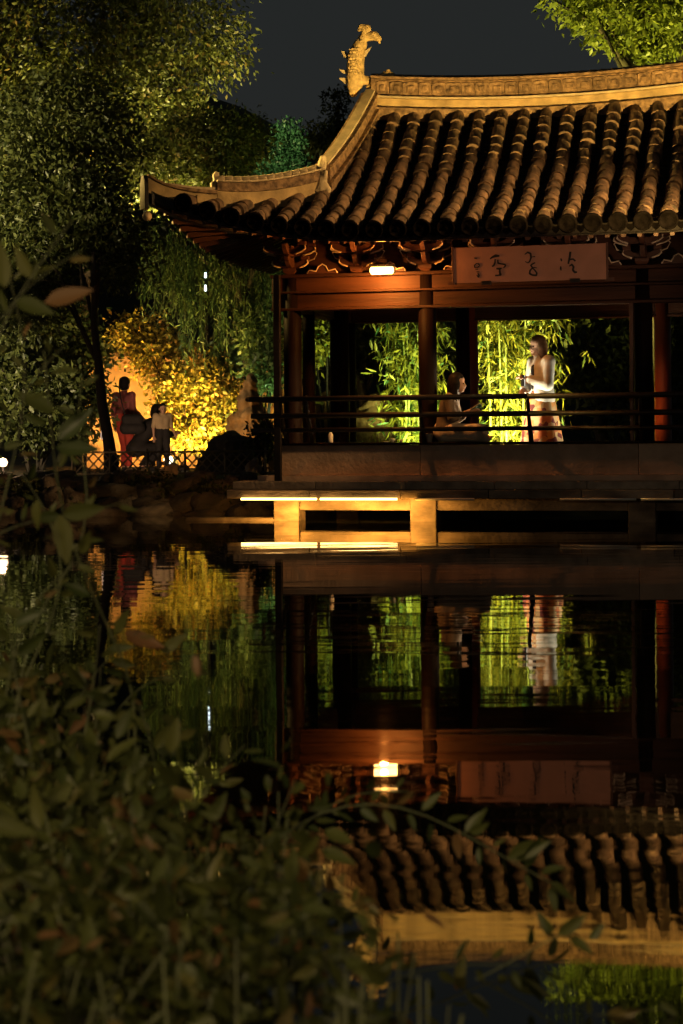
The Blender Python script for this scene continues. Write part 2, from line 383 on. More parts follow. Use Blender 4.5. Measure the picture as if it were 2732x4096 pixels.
# leaning backrest rails
rail = empty('railing'); rail.parent = pav
RZ = [(1.535, -.47, .062), (1.325, -.38, .062), (1.145, -.29, .050)]
for z, v, h in RZ:
    for a, b in ((-.42, 3.1), (3.1, 6.65)):
        MB().tube([(a, v, z), (b, v, z)], h/2 + .004, 8).build('rail', M['black'], rail, True)
    MB().tube([(-.12 + (v + .05) * .8, v + .04, z + .001), (-.12 + (v + .05) * .8, 3.3, z + .001)], h/2, 8).build('rail', M['black'], rail, True)
    MB().tube([(6.33 - (v + .05) * .8, v + .04, z + .001), (6.33 - (v + .05) * .8, 3.3, z + .001)], h/2, 8).build('rail', M['black'], rail, True)
for u in (-.02, .32, 1.76, 3.1, 4.45, 5.4, 6.2):
    MB().tube([(u, -.475, 1.57), (u, -.40, 1.36), (u, -.30, 1.17), (u, -.16, ZS)], [.02, .024, .028, .032], 7).build('stanchion', M['black'], rail, True)
for s, u in ((-1, -.12), (1, 6.33)):
    for v in (.1, 1.3, 2.6):
        MB().tube([(u + s*.34, v, 1.57), (u + s*.27, v, 1.36), (u + s*.19, v, 1.17), (u, v, ZS)], [.02, .024, .028, .032], 7).build('stanchion', M['black'], rail, True)
# columns
def column(u, v, r, z0=ZF, z1=3.12, m='wood', name='column'):
    MB().lathe((u, v, 0), [(r*1.25, z0), (r*1.35, z0+.05), (r*1.2, z0+.11), (r, z0+.13), (r*.985, 1.9), (r*.94, z1)], 20).build(name, M[m], pav, True)
for u in (0, 1.76, 4.45, 6.21):
    column(u, .08, .118)
for u, r in ((0, .115), (1.76, .125), (4.45, .118), (6.21, .115)): column(u, LV, r, m='red' if u > 1 else 'wood')
column(L(1236, 1500, .85).x, .85, .085); column(L(1359, 1500, 2.1).x, 2.1, .135); column(6.21, 1.5, .115)
column(L(1852, 1500, LV - .12).x, LV - .12, .10)
for u in (-.02, 4.27):
    c = L(1110, 1500, -.30).x if u < 0 else L(2527, 1500, -.02).x
    v = -.30 if u < 0 else -.02
    MB().box((c-.042 if u < 0 else c-.022, v-.04, .504 if u < 0 else ZS+.002), (c+.042 if u < 0 else c+.022, v+.04, 3.10 if u < 0 else 2.67)).build('slender_post', M['black' if u < 0 else 'bracket'], pav, bevel=.006)
# beams round the frame
def ring(z0, z1, w, name, m, off=0.0, ov=.25):
    MB().box((-ov, .08-w/2-off, z0), (WU+ov, .08+w/2-off, z1)).build(name, M[m], pav, bevel=.006)
    MB().box((-ov, LV-w/2+off, z0), (WU+ov, LV+w/2+off, z1)).build(name, M[m], pav, bevel=.006)
    MB().box((-w/2-off, .08+w/2-off+.002, z0+.001), (w/2-off, LV-w/2+off-.002, z1-.001)).build(name, M[m], pav, bevel=.006)
    MB().box((WU-w/2+off, .08+w/2-off+.002, z0+.001), (WU+w/2+off, LV-w/2+off-.002, z1-.001)).build(name, M[m], pav, bevel=.006)
ring(2.665, 2.70, .20, 'beam_moulding', 'woodh', .02)
ring(2.703, 2.88, .14, 'lower_beam', 'woodh')
ring(2.883, 2.91, .22, 'beam_moulding', 'woodh', .02)
ring(2.913, 3.08, .16, 'tie_beam', 'woodh')
ring(3.083, 3.125, .30, 'plate_beam', 'woodh')
ring(3.128, 3.60, .04, 'bracket_board', 'woodh', -.06, .02)
ring(3.60, 3.76, .14, 'eave_purlin', 'woodh', -.03)
# bracket sets
arm1 = [(-.23,.10),(-.235,.06),(-.20,.03),(-.15,.012),(-.12,0),(.12,0),(.15,.012),(.20,.03),(.235,.06),(.23,.10),(.15,.10),(.10,.07),(-.10,.07),(-.15,.10)]
arm2 = [(x * 1.45, y * 1.1) for x, y in arm1]
fwd = [(0, 0), (.10, -.02), (.20, .0), (.27, .05), (.30, .11), (.24, .13), (.18, .10), (0, .12)]
bm_list = [(0, None), (.88, None), (1.76, None), (2.65, None), (3.56, None), (4.45, None), (5.33, None), (6.21, None)]
set_u = [x[0] for x in bm_list]
def bracket(u, v, rz):
    e = empty('bracket_set'); e.parent = pav; e.location = (u, v, 3.128); e.rotation_euler = (0, 0, rz)
    MB().loft([[Vector((x*a, y*a, z)) for x, y in ((-1,-1),(1,-1),(1,1),(-1,1))] for a, z in ((.055, 0), (.085, .04), (.085, .08))]).build('bearing_block', M['bracket'], e, bevel=.004)
    MB().prism(arm1, (0, .03, .082), (1,0,0), (0,0,1), (0,-.07,0)).build('bracket_arm', M['bracket'], e, bevel=.004)
    MB().prism(fwd, (0, -.045, .10), (0,-1,0), (0,0,1), (.06,0,0)).build('projecting_arm', M['bracket'], e, bevel=.004)
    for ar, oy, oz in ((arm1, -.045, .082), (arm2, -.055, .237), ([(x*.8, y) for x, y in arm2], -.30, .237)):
        for half in (ar[:5], ar[5:10]): MB().tube([(x, oy, y + oz) for x, y in half], .0115, 6).build('painted_highlight', M['edge'], e, True)
    for x in (-.19, .19):
        MB().box((x-.05, -.04, .184), (x+.05, .05, .235)).build('bearing_block', M['bracket'], e, bevel=.006)
    MB().prism(arm2, (0, .02, .237), (1,0,0), (0,0,1), (0,-.07,0)).build('bracket_arm', M['bracket'], e, bevel=.004)
    MB().prism([(x*.8, y) for x, y in arm2], (0, -.235, .237), (1,0,0), (0,0,1), (0,-.06,0)).build('bracket_arm', M['bracket'], e, bevel=.004)
    MB().prism([(a*1.35, b*1.1) for a, b in fwd], (0, -.05, .235), (0,-1,0), (0,0,1), (.06,0,0)).build('projecting_arm', M['bracket'], e, bevel=.004)
    for x in (-.28, .28):
        MB().box((x-.05, -.06, .35), (x+.05, .03, .40)).build('bearing_block', M['bracket'], e, bevel=.006)
        MB().box((x*.8-.05, -.31, .35), (x*.8+.05, -.22, .40)).build('bearing_block', M['bracket'], e, bevel=.006)
for u in set_u: bracket(u, .02, 0)
for v in (1.05, 2.05, 3.0): bracket(.06, v, R(-90))
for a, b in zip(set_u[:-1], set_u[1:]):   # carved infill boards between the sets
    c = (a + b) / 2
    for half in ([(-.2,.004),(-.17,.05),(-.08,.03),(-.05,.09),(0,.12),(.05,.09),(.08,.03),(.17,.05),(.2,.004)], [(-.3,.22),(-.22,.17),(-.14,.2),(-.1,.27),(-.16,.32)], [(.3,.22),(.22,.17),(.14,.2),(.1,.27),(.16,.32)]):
        MB().tube([(c + x, -.082 if len(half) > 5 else .05, 3.127 + y) for x, y in half], .009, 6).build('painted_highlight', M['edge'], pav, True)
    MB().prism([(-.2,0),(-.17,.05),(-.08,.03),(-.05,.09),(0,.12),(.05,.09),(.08,.03),(.17,.05),(.2,0)], (c, -.045, 3.127), (1,0,0), (0,0,1), (0,-.03,0)).build('carved_infill', M['bracket'], pav, bevel=.004)

# ---- roof
VE, VR, ZE, ZR = -1.1, 1.525, 3.53, 5.34
def mu(u): return u if u < UC else 2 * UC - u
def mv(v): return v if v < VR else 2 * VR - v
def corner_s(ul): return min(max((1.6 - ul) / 3.05, 0), 1.12)
def prof(t): return .55 * t + .45 * t * t if t > 0 else .55 * t
def zfront(u, v):
    ul = mu(u); t = (v - VE) / (VR - VE)
    return ZE + (ZR - ZE) * prof(t) + .6 * corner_s(ul) ** 2.2 * max(0, 1 - t) ** 1.5
def veave(u): return VE - .30 * corner_s(mu(u)) ** 2
def zside(u, v): return zfront(-1.1 + (mv(v) + 1.1) / .7097, VE + (mu(u) + 1.1) * .7097)
def vhip(u): return VE + .7097 * (mu(u) + 1.1)
def uhip(v): return -1.1 + (mv(v) + 1.1) / .7097
def ueave(v): return -1.1 - .30 * corner_s(uhip(v)) ** 2
def zroof(u, v): return zfront(u, v) if v <= VR else zfront(u, 2 * VR - v)
def vtop(u):
    ul = mu(u)
    if ul < .45: return vhip(u)
    if ul < .74: return (ul - .45) / .29 * VR
    return VR
roof = empty('roof'); roof.parent = pav
def deck(dz, name, m):                     # roof skin: front, back, two ends
    b = MB(); nv = 14
    for back in (0, 1):
        rows = []
        for u in np.linspace(-1.42, 2 * UC + 1.42, 61):
            a, e = veave(u), vtop(u); r = []
            for t in np.linspace(0, 1, nv):
                v = a + (e - a) * t; r.append(Vector((u, v if not back else 2 * VR - v, zfront(u, v) + dz)))
            rows.append(r)
        b.loft(rows, caps=False, closed=False)
    for right in (0, 1):
        rows = []
        for v in np.linspace(-1.36, 2 * VR + 1.36, 40):
            a, e = ueave(v), min(uhip(v), .45); r = []
            for t in np.linspace(0, 1, 8):
                u = a + (e - a) * t; r.append(Vector((u if not right else 2 * UC - u, v, zside(u, v) + dz)))
            rows.append(r)
        b.loft(rows, caps=False, closed=False)
    return b.build(name, M[m], roof, True)
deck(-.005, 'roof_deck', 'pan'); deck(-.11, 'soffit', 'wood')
# gable walls
for s in (0, 1):
    pts = [(.5 + .2 * (1 - abs(v - VR) / VR), v, zfront(.8, mv(v)) - .03) for v in np.linspace(.05, 2 * VR - .05, 13)]
    lo = [(.5, v, zside(.45, v) - .02) for v in np.linspace(.05, 2 * VR - .05, 13)]
    fx = (lambda p: Vector(p)) if not s else (lambda p: Vector((2 * UC - p[0], p[1], p[2])))
    MB().loft([[fx(p) for p in lo], [fx(p) for p in pts]], caps=False, closed=False).build('gable_wall', M['plaster'], roof)
# barrel tiles: one shared mesh; the front rows in view as single tiles, the rest joined
TL = .205
def tile_mesh(r0=.098, r1=.084, ln=.225, n=7):
    b = MB(); rings = []
    for r, y in ((r0, 0), (r0, .02), (r0*.93, .026), (r1, ln)):
        rings.append([Vector((-r*math.cos(math.pi*j/(n-1)), y, r*1.12*math.sin(math.pi*j/(n-1)) + (.03 if 0 < j < n-1 else -.01))) for j in range(n)])
    b.loft(rings, caps=False, closed=False)
    b.add([Vector((0, 0, .0))] + rings[0], [(0, j+2, j+1) for j in range(n-1)])
    return b
tm = tile_mesh(); tme = bpy.data.meshes.new('tile'); tme.from_pydata(tm.v, [], tm.f); tme.materials.append(M['tile'])
tme.polygons.foreach_set('use_smooth', [len(f) == 4 for f in tm.f])
def frame(p, q, side):
    y = (q - p).normalized(); x = (side - y * side.dot(y)).normalized(); z = x.cross(y)
    m = Matrix((x, y, z)).transposed().to_4x4(); m.translation = p; return m
def row_frames(fn, a, e, side):
    ts = np.linspace(a, e, 60); P = [fn(t) for t in ts]; S = [0]
    for i in range(59): S.append(S[-1] + (P[i+1] - P[i]).length)
    n = int(S[-1] / TL); out = []
    at = lambda s: Vector([float(np.interp(s, S, [p[k] for p in P])) for k in range(3)])
    for i in range(n + 1):
        s = i * TL
        if S[-1] - s < .06: break
        out.append(frame(at(s), at(min(s + TL, S[-1])) if s + TL < S[-1] else at(s) + (at(s) - at(s - .1)), side))
    return out
rest = MB(); pans = MB(); count = 0; PITCH = .292
def joined(mtx, src): rest.add([mtx @ Vector(v) for v in src.v], src.f)
k0 = int((UC + 1.36) / PITCH)
for i in range(-k0, k0 + 1):
    u = UC + i * PITCH
    for back in (0, 1):
        fn = lambda v: Vector((u, v if not back else 2 * VR - v, zfront(u, v) + .004))
        e = vtop(u) - (.06 if mu(u) < .74 else .1)
        if e - veave(u) < .12: continue
        fr = row_frames(fn, veave(u), e, Vector((1 if not back else -1, 0, 0)))
        for m in fr:
            j = Matrix.Rotation(random.gauss(0, .05), 4, 'Z') @ Matrix.Rotation(random.gauss(0, .03), 4, 'X') @ Matrix.Rotation(random.gauss(0, .06), 4, 'Y') @ Matrix.Scale(random.uniform(.91, 1.09), 4)
            m = m @ Matrix.Translation((random.uniform(-.008, .008), 0, 0)) @ j
            if not back and count < 300 and u < 5.25: inst('tile', tme, roof, m); count += 1
            else: joined(m, tm)
        if not back:
            z = zfront(u, veave(u))
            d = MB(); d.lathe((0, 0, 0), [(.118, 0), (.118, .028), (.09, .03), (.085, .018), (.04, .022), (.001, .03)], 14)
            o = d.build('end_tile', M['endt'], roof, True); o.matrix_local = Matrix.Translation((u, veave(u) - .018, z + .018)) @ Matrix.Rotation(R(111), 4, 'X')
        # valley of pan tiles beside the row
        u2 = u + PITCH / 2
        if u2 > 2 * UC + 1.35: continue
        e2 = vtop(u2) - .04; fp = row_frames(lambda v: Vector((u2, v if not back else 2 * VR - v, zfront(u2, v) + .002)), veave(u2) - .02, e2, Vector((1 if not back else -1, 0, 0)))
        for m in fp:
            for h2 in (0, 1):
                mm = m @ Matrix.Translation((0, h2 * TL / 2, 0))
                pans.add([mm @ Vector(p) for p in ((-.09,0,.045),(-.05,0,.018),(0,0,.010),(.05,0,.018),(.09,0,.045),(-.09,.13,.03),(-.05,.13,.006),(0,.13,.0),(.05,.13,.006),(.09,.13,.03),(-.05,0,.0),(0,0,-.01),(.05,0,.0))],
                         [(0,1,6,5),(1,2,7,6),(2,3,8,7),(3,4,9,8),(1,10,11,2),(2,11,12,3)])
        if not back:
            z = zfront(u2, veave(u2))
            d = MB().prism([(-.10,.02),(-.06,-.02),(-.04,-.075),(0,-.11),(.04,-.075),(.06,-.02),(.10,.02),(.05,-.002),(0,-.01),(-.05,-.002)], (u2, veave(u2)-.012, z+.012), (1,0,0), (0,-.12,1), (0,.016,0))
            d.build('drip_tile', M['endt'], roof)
for right in (0, 1):
    for k in range(-15, 16):
        v = VR + k * .28; e = min(uhip(v), .45) - .05; a = ueave(v)
        if e - a < .1: continue
        fn = lambda u: Vector((u if not right else 2 * UC - u, v, zside(u, v) + .004))
        for m in row_frames(fn, a, e, Vector((0, -1 if not right else 1, 0))): joined(m, tm)
ro = rest.build('tile_field', M['tile'], roof, True); ro['kind'] = 'stuff'
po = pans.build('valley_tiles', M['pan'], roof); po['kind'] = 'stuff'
# fascia board under the tile ends and the rafters
eave = empty('eave'); eave.parent = pav
for s in (0, 1):
    for nm, fu in (('front', 0), ('side', 1)):
        pass
def fascia(path, name):
    rings = []
    for p, n in path: rings.append([p + Vector((0,0,-.02)), p + Vector((0,0,-.125)), p + n*.03 + Vector((0,0,-.125)), p + n*.03 + Vector((0,0,-.02))])
    MB().loft(rings).build(name, M['black'], eave)
fascia([(Vector((u, veave(u)+.015, zfront(u, veave(u)))), Vector((0,1,0))) for u in np.linspace(-1.40, 2*UC+1.40, 60)], 'fascia_board')
for right in (0, 1):
    fascia([(Vector((ueave(v)+.015 if not right else 2*UC-ueave(v)-.015, v, zside(ueave(v), v))), Vector((1 if not right else -1,0,0))) for v in np.linspace(-1.36, 2*VR+1.36, 40)], 'fascia_board')
for u in np.linspace(-1.32, 2*UC+1.32, 48):      # front rafters, fanned at the corners
    b = Vector((u, veave(u) + .05, zfront(u, veave(u) + .05) - .15)); ui = min(max(u, .02), WU - .02)
    ui = ui if abs(ui - u) < 1e-6 else (.02 + (u + 1.32) * .16 if u < .02 else WU - .02 - (2*UC + 1.32 - u) * .16)
    MB().bar((ui, .08, 3.80), b, .052, .06).build('rafter', M['bracket'], eave)
for right in (0, 1):
    for v in np.linspace(-1.3, 2*VR+1.3, 34):
        ue = ueave(v) + .05; b = Vector((ue, v, zside(ue, v) - .15)); vi = min(max(v, .1), LV - .02)
        vi = vi if abs(vi - v) < 1e-6 else (.1 + (v + 1.3) * .12 if v < .1 else LV - .02 - (2*VR + 1.3 - v) * .12)
        a = Vector((.0, vi, 3.79))
        if right: a.x = 2*UC - a.x; b.x = 2*UC - b.x
        MB().bar(a, b, .052, .06).build('rafter', M['bracket'], eave)
for su, sv in ((0, 0), (1, 0), (0, 1), (1, 1)):   # corner hip beams
    f = lambda p: Vector((p[0] if not su else 2*UC-p[0], p[1] if not sv else 2*VR-p[1], p[2]))
    MB().loft([[f((x+dx, y-dx, z+dz)) for dx, dz in ((-.05,-.09),(.05,-.09),(.05,.07),(-.05,.07))] for x, y, z in ((.1,.15,3.72),(-.6,-.55,3.72),(-1.1,-1.05,3.84),(-1.42,-1.34,4.02))]).build('hip_beam', M['black'], eave, bevel=.006)
bell = empty('corner_bell'); bell.parent = pav
cp = Vector((-1.44, -1.36, 3.78))
MB().lathe(cp, [(.002,-.055),(.035,-.05),(.058,-.02),(.06,.01),(.045,.04),(.02,.055),(.002,.06)], 14).build('ball', M['cap'], bell, True)
MB().tube([cp+Vector((0,0,.055)), cp+Vector((-.03,0,.12)), cp+Vector((0,0,.2))], .012, 6).build('hook', M['metal'], bell, True)

# ---- ridges
def wall_path(path, layers, name, part_parent, mats):
    """layers: (name, z0, z1, half_thickness, material)"""
    outs = []
    for (nm, z0, z1, ht, m) in layers:
        rings = []
        for i, p in enumerate(path):
            d = path[min(i+1, len(path)-1)] - path[max(i-1, 0)]; h = Vector((d.x, d.y, 0)).normalized(); s = Vector((h.y, -h.x, 0))
            up = Vector((0,0,1)); a0 = z0(i) if callable(z0) else z0; a1 = z1(i) if callable(z1) else z1
            rings.append([p - s*ht + up*a0, p + s*ht + up*a0, p + s*ht + up*a1, p - s*ht + up*a1])
        outs.append(MB().loft(rings).build(nm, M[m], part_parent, bevel=.008))
    return outs
rdg = empty('main_ridge'); rdg.parent = pav
U0, U1 = .74, 2 * UC - .74
rp = [Vector((u, VR, ZR - .05 + .12 * ((u - UC) / 2.4) ** 2)) for u in np.linspace(U0, U1, 25)]
wall_path(rp, [('ridge_base', -.12, .06, .15, 'relief'), ('plaster_band', .062, .185, .10, 'plaster'), ('ridge_moulding', .187, .215, .15, 'cap'), ('relief_band', .217, .44, .095, 'relief'), ('ridge_cap', .442, .475, .15, 'relief')], 'r', rdg, None)
for i in range(34):                               # rounded cap tiles along the top
    t = (i + .5) / 34; u = U0 + (U1 - U0) * t; z = ZR - .05 + .12 * ((u - UC) / 2.4) ** 2 + .475
    MB().tube([(u-.067, VR, z), (u-.05, VR, z+.004), (u+.067, VR, z)], [.058, .052, .05], 9).build('cap_tile', M['relief'], rdg, True)
for i in range(24):                               # pressed relief panels on the front of the ridge
    u = U0 + .16 + (U1 - U0 - .3) * i / 23; z = ZR - .05 + .12 * ((u - UC) / 2.4) ** 2 + .225; w = .085 + .012 * (i % 3)
    MB().loft([[Vector((u+x*w*a, VR-.095-dy, z+.1+y*.09*a)) for x, y in ((-1,-.8),(-.6,-1),(.6,-1),(1,-.8),(1,.8),(.6,1),(-.6,1),(-1,.8))] for a, dy in ((1, 0), (.92, .02), (.5, .014), (.3, .03))]).build('relief_panel', M['relief'], rdg)
def desc(v): return Vector((.45 + .29 * v / VR, v, 0))
for sg in (0, 1):
    for bk in (0, 1):
        dr = empty('descending_ridge'); dr.parent = pav
        pth = []
        for v in np.linspace(-.02, VR - .06, 16):
            p = desc(v); q = Vector((p.x, v, zfront(max(p.x, .5), v)))
            if sg: q.x = 2 * UC - q.x
            if bk: q.y = 2 * VR - q.y
            pth.append(q)
        wall_path(pth, [('ridge_base', -.06, .17, .12, 'relief'), ('ridge_moulding', .172, .205, .155, 'relief'), ('relief_band', .207, .36, .10, 'relief'), ('ridge_moulding', .362, .40, .135, 'relief'), ('ridge_cap', .402, .44, .075, 'cap')], 'd', dr, None)
        hr = empty('hip_ridge'); hr.parent = pav
        hp_ = []
        for u in np.linspace(.44, -1.45, 22):
            v = vhip(u); q = Vector((u, v, zfront(u, v)))
            if sg: q.x = 2 * UC - q.x
            if bk: q.y = 2 * VR - q.y
            hp_.append(q)
        n1 = 14
        hh = lambda i: .44 - .06 * i / n1 if i < n1 else .25 - .10 * (i - n1) / 8
        lo = hp_[:n1]; tail = hp_[n1-1:]
        wall_path(lo, [('plaster_band', -.05, .20, .08, 'plaster'), ('relief_band', .202, lambda i: .33 - .02*i/n1, .085, 'relief'), ('ridge_moulding', lambda i: .332-.02*i/n1, lambda i: .355-.02*i/n1, .11, 'cap')], 'h', hr, None)
        tz = lambda k: (lambda i: k * (1 - .45 * i / 8) + .05 * max(0, (i - 5) / 3) ** 2)
        wall_path(tail, [('plaster_band', -.06, tz(.155), .075, 'plaster'), ('ridge_moulding', lambda i: tz(.155)(i) + .002, lambda i: tz(.21)(i), .10, 'relief'), ('ridge_cap', lambda i: tz(.21)(i) + .002, lambda i: tz(.245)(i) if i < 6 else tz(.215)(i), .06, 'cap')], 't', hr, None)
        for i in range(n1 - 1):
            a, b = lo[i] + Vector((0,0,.378-.02*i/n1)), lo[i+1] + Vector((0,0,.378-.02*(i+1)/n1))
            MB().tube([a, a.lerp(b, .15), b], [.05, .043, .04], 8).build('cap_tile', M['cap'], hr, True)
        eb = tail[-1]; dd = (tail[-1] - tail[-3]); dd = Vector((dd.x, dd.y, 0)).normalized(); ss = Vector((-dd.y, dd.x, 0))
        MB().prism([(-.12, -.26), (.12, -.26), (.11, .06), (.05, .155), (-.05, .155), (-.11, .06)], eb + dd*.004, ss, (0,0,1), dd*.05).build('shade_end_board', M['black'], hr, bevel=.006)  # black board covers the ridge tip, standing in for its shade
        if not bk:
            e = lo[-1]; d = (tail[3] - tail[0]).normalized(); s = Vector((-d.y, d.x, 0)).normalized()
            MB().prism([(-.06,.22),(.05,.22),(.06,.30),(.02,.33),(.03,.40),(-.005,.45),(-.05,.43),(-.045,.36),(-.02,.34),(-.05,.30)], e - s*.03, (d.x, d.y, 0), (0,0,1), s*.06).build('hip_finial', M['cap'], hr, bevel=.008)
            f = pth[0]; sx = -1 if sg else 1
            MB().box((-.075, -.085, -.06), (.075, .06, .10), Matrix.Identity(3), f).build('finial_plinth', M['cap'], dr, bevel=.012)
            its = [((0,-.02,.08),(0,-.0,.22),.075,.06), ((0,0,.22),(0,0,.40),.055,.045), ((0,0,.40),(sx*.02,-.03,.47),.055,.045), ((sx*.05,-.03,.13),(sx*.085,-.04,.07),.04,.045), ((sx*.05,-.04,.24),(sx*.06,-.05,.30),.03,.028), ((-sx*.04,-.04,.10),(-sx*.06,-.06,.05),.035,.03)]
            o = sdf_obj('guardian_figure', its, M['cap'], dr, .014, .03); o.location = f + Vector((0, -.05, 0))

# ridge-end ornament, outline read off the photograph (zoom pixels, y down), mirrored for the far end
def orn(parent, flip):
    K = .000985
    def c(x, y, dv=0): return ((x - 640) * K * (1 - 2 * flip), dv, (1050 - y) * K)
    T = lambda x1, y1, x2, y2, r1, r2, d1=0, d2=0: (c(x1, y1, d1), c(x2, y2, d2), r1 * K, r2 * K)
    it = [T(570,1010,590,900,60,105), T(590,900,600,800,110,125), T(600,830,760,850,85,60), T(760,850,850,900,55,28), T(600,800,600,650,120,118), T(600,650,615,500,118,118), T(615,500,670,370,115,95), T(670,370,730,250,85,55),
          T(730,250,760,150,48,62), T(760,150,690,125,60,48), T(690,125,650,165,45,18), T(770,260,870,250,55,62), T(870,250,930,290,58,42), T(930,290,945,365,36,10)]
    bd = sdf_obj('body', it, M['ornament'], parent, .0095, .012)
    for s in ((490,470,415,440,30,10),(415,440,405,430,10,6)): pass
    fins = [[(500,560),(440,520),(405,430),(470,440),(505,500)], [(500,760),(430,740),(362,680),(430,690),(490,700)], [(540,920),(450,880),(362,800),(450,800),(540,830)], [(700,520),(740,450),(825,395),(800,440),(740,530)], [(590,440),(560,380),(600,300),(640,360)], [(650,290),(640,250),(690,205),(690,280)]]
    for f in fins:
        MB().prism([(c(x, y)[0], c(x, y)[2]) for x, y in f], (0, .018, 0), (1,0,0), (0,0,1), (0,-.036,0)).build('fin', M['cap'], parent, bevel=.006)
    for row in range(9):                           # scales
        y = 440 + row * 42
        for q in range(4):
            x = 545 + q * 40 + (row % 2) * 20 + (10 if row < 2 else 0)
            p = c(x, y)
            MB().prism([(-.021,.014),(.021,.014),(.017,-.012),(0,-.026),(-.017,-.012)], (p[0], -math.sqrt(max(.0004, .113**2 - ((x - (602 + max(0, 520-y)*.35))*K)**2)) + .012, p[2]), (1,0,0), (0,-.35,1), (0,-.022,0)).build('scale', M['ornament'], parent, bevel=.003)
    e = c(700, 330); MB().lathe((0,0,0), [(.001,-.02),(.016,-.012),(.02,0),(.016,.012),(.001,.02)], 10).build('eye', M['ornament'], parent, True).location = (e[0], -.085, e[2])
M['ornament'] = mat('gilded_clay_ornament', (.50, .36, .15), .7, .45, 14, .9, 30)
for sg in (0, 1):
    o = empty('ridge_ornament'); o.parent = pav
    p = L(1250 + 640 * .287, 80 + 1050 * .287, VR); o.location = (p.x if not sg else 2 * UC - p.x, VR, p.z)
    orn(o, sg)
    q = Vector((U0 + .16 if not sg else U1 - .16, VR, ZR + .44)); x = 1 if not sg else -1
    its = [((-x*.16,0,-.02),(x*.02,0,.06),.05,.09), ((x*.02,0,.06),(x*.10,0,.10),.085,.06), ((x*.04,0,.10),(x*.06,0,.17),.045,.03), ((-x*.16,0,0),(-x*.24,0,-.03),.045,.02), ((-x*.06,0,.08),(-x*.0,0,.15),.03,.02)]
    w = sdf_obj('ridge_mouth', its, M['ornament'], pav, .014, .03); w.location = q

# ------------------------------------------------------------------ plaque, lamps on the pavilion
def plaque():
    a, b = L(1812, 1132, -.34), L(2428, 978, -.34)
    e = empty('name_plaque', PW((a.x+b.x)/2, -.30, a.z), -TH); tag(e, 'wide brown wooden plaque with black brush characters hung under the front eave', 'plaque')
    w, h = b.x - a.x, b.z - a.z + .02
    e.rotation_euler = (R(5), 0, -TH)
    MB().box((-w/2, -.03, 0), (w/2, .0, h)).build('board', M['sign'], e, bevel=.004)
    for x0, x1, z0, z1 in ((-w/2-.012, -w/2+.012, -.01, h+.01), (w/2-.012, w/2+.012, -.01, h+.01)):
        MB().box((x0, -.036, z0), (x1, .004, z1)).build('frame_edge', M['bracket'], e, bevel=.003)
    for px in (1945, 2300):
        u = L(px, 1130, -.34).x - (a.x+b.x)/2; MB().box((u-.06, -.05, -.03), (u+.06, .0, .018)).build('hook', M['metal'], e, bevel=.004)
    for x in (-w/2 - .01, w/2 + .03): MB().box((x-.06, -.02, -.02), (x+.05, .01, .02)).build('bracket', M['bracket'], e)
    def P(px, py):
        q = L(px, py, -.34); return q.x - (a.x+b.x)/2, q.z - a.z
    def stroke(name, ps, ox, oy, sc):             # tapered brush stroke, a thin raised slab of lacquer
        pts = [Vector((*P(ox + x*sc, oy + y*sc), 0)) for x, y, r in ps]; rs = [r*sc/325 for _, _, r in ps]
        dense = []; 
        for i in range(len(pts)-1):
            for t in np.linspace(0, 1, 5)[:-1 if i < len(pts)-2 else None]:
                dense.append((pts[i].lerp(pts[i+1], t), rs[i] + (rs[i+1]-rs[i])*t))
        Lf, Rt = [], []
        for i, (p, r) in enumerate(dense):
            d = (dense[min(i+1, len(dense)-1)][0] - dense[max(i-1, 0)][0]).normalized(); n = Vector((-d.y, d.x, 0))
            Lf.append(p + n*r); Rt.append(p - n*r)
        m = MB(); f = lambda p, y: Vector((p.x, y, p.y))
        m.loft([[f(l, -.031), f(r, -.031), f(r, -.034), f(l, -.034)] for l, r in zip(Lf, Rt)]); m.build(name, M['ink'], e)
    g = [  # zoom window 2 (2060,960), scale 380/1568
        [(165,235,8),(215,200,14),(262,225,16),(268,290,14),(245,350,12),(215,375,9),(170,350,6)],
        [(285,275,5),(335,270,7)], [(335,370,10),(285,395,12),(262,415,13),(290,450,11),(360,455,8)],
        [(290,455,11),(250,500,14),(240,550,15),(290,575,15),(350,580,16),(360,540,14),(325,490,11),(290,460,9)],
        [(758,300,8),(768,325,14),(775,350,6)], [(758,430,8),(755,470,15),(765,500,6)],
        [(918,190,18),(910,260,17),(895,330,16),(880,390,14)], [(905,320,13),(960,310,13),(1000,345,14)],
        [(895,430,7),(940,400,16),(968,440,17),(955,490,17),(985,530,18),(1025,525,12)]]
    for s in g: stroke('brush_stroke', s, 2060, 960, 380/1568)
    g = [  # zoom window 1 (1800,960), scale 320/1568
        [(790,365,10),(840,330,18),(900,305,28),(975,310,16)], [(890,370,14),(885,440,16),(865,490,18),(825,515,14)],
        [(940,390,14),(945,450,16),(1010,465,13),(1080,475,15),(1090,505,13),(1050,540,8)],
        [(910,555,16),(960,560,18),(1015,550,14)], [(980,560,16),(975,620,20),(990,680,24)], [(885,690,16),(940,690,16),(1000,675,18)],
        [(480,350,12),(510,355,16),(540,370,8)], [(545,450,10),(585,490,12),(545,540,9),(485,530,10),(480,490,9),(530,450,9)],
        [(500,570,9),(550,570,9)], [(520,620,9),(580,620,9)], [(545,640,10),(570,690,12),(555,730,9),(525,680,9)]]
    for s in g: stroke('brush_stroke', s, 1800, 960, 320/1568)
plaque()
def light(kind, name, parent, loc, power, color, **kw):
    d = bpy.data.lights.new(name, kind); d.energy = power; d.color = color
    for k, v in kw.items(): setattr(d, k, v)
    o = bpy.data.objects.new(name, d); col.objects.link(o); o.parent = parent; o.location = loc; return o
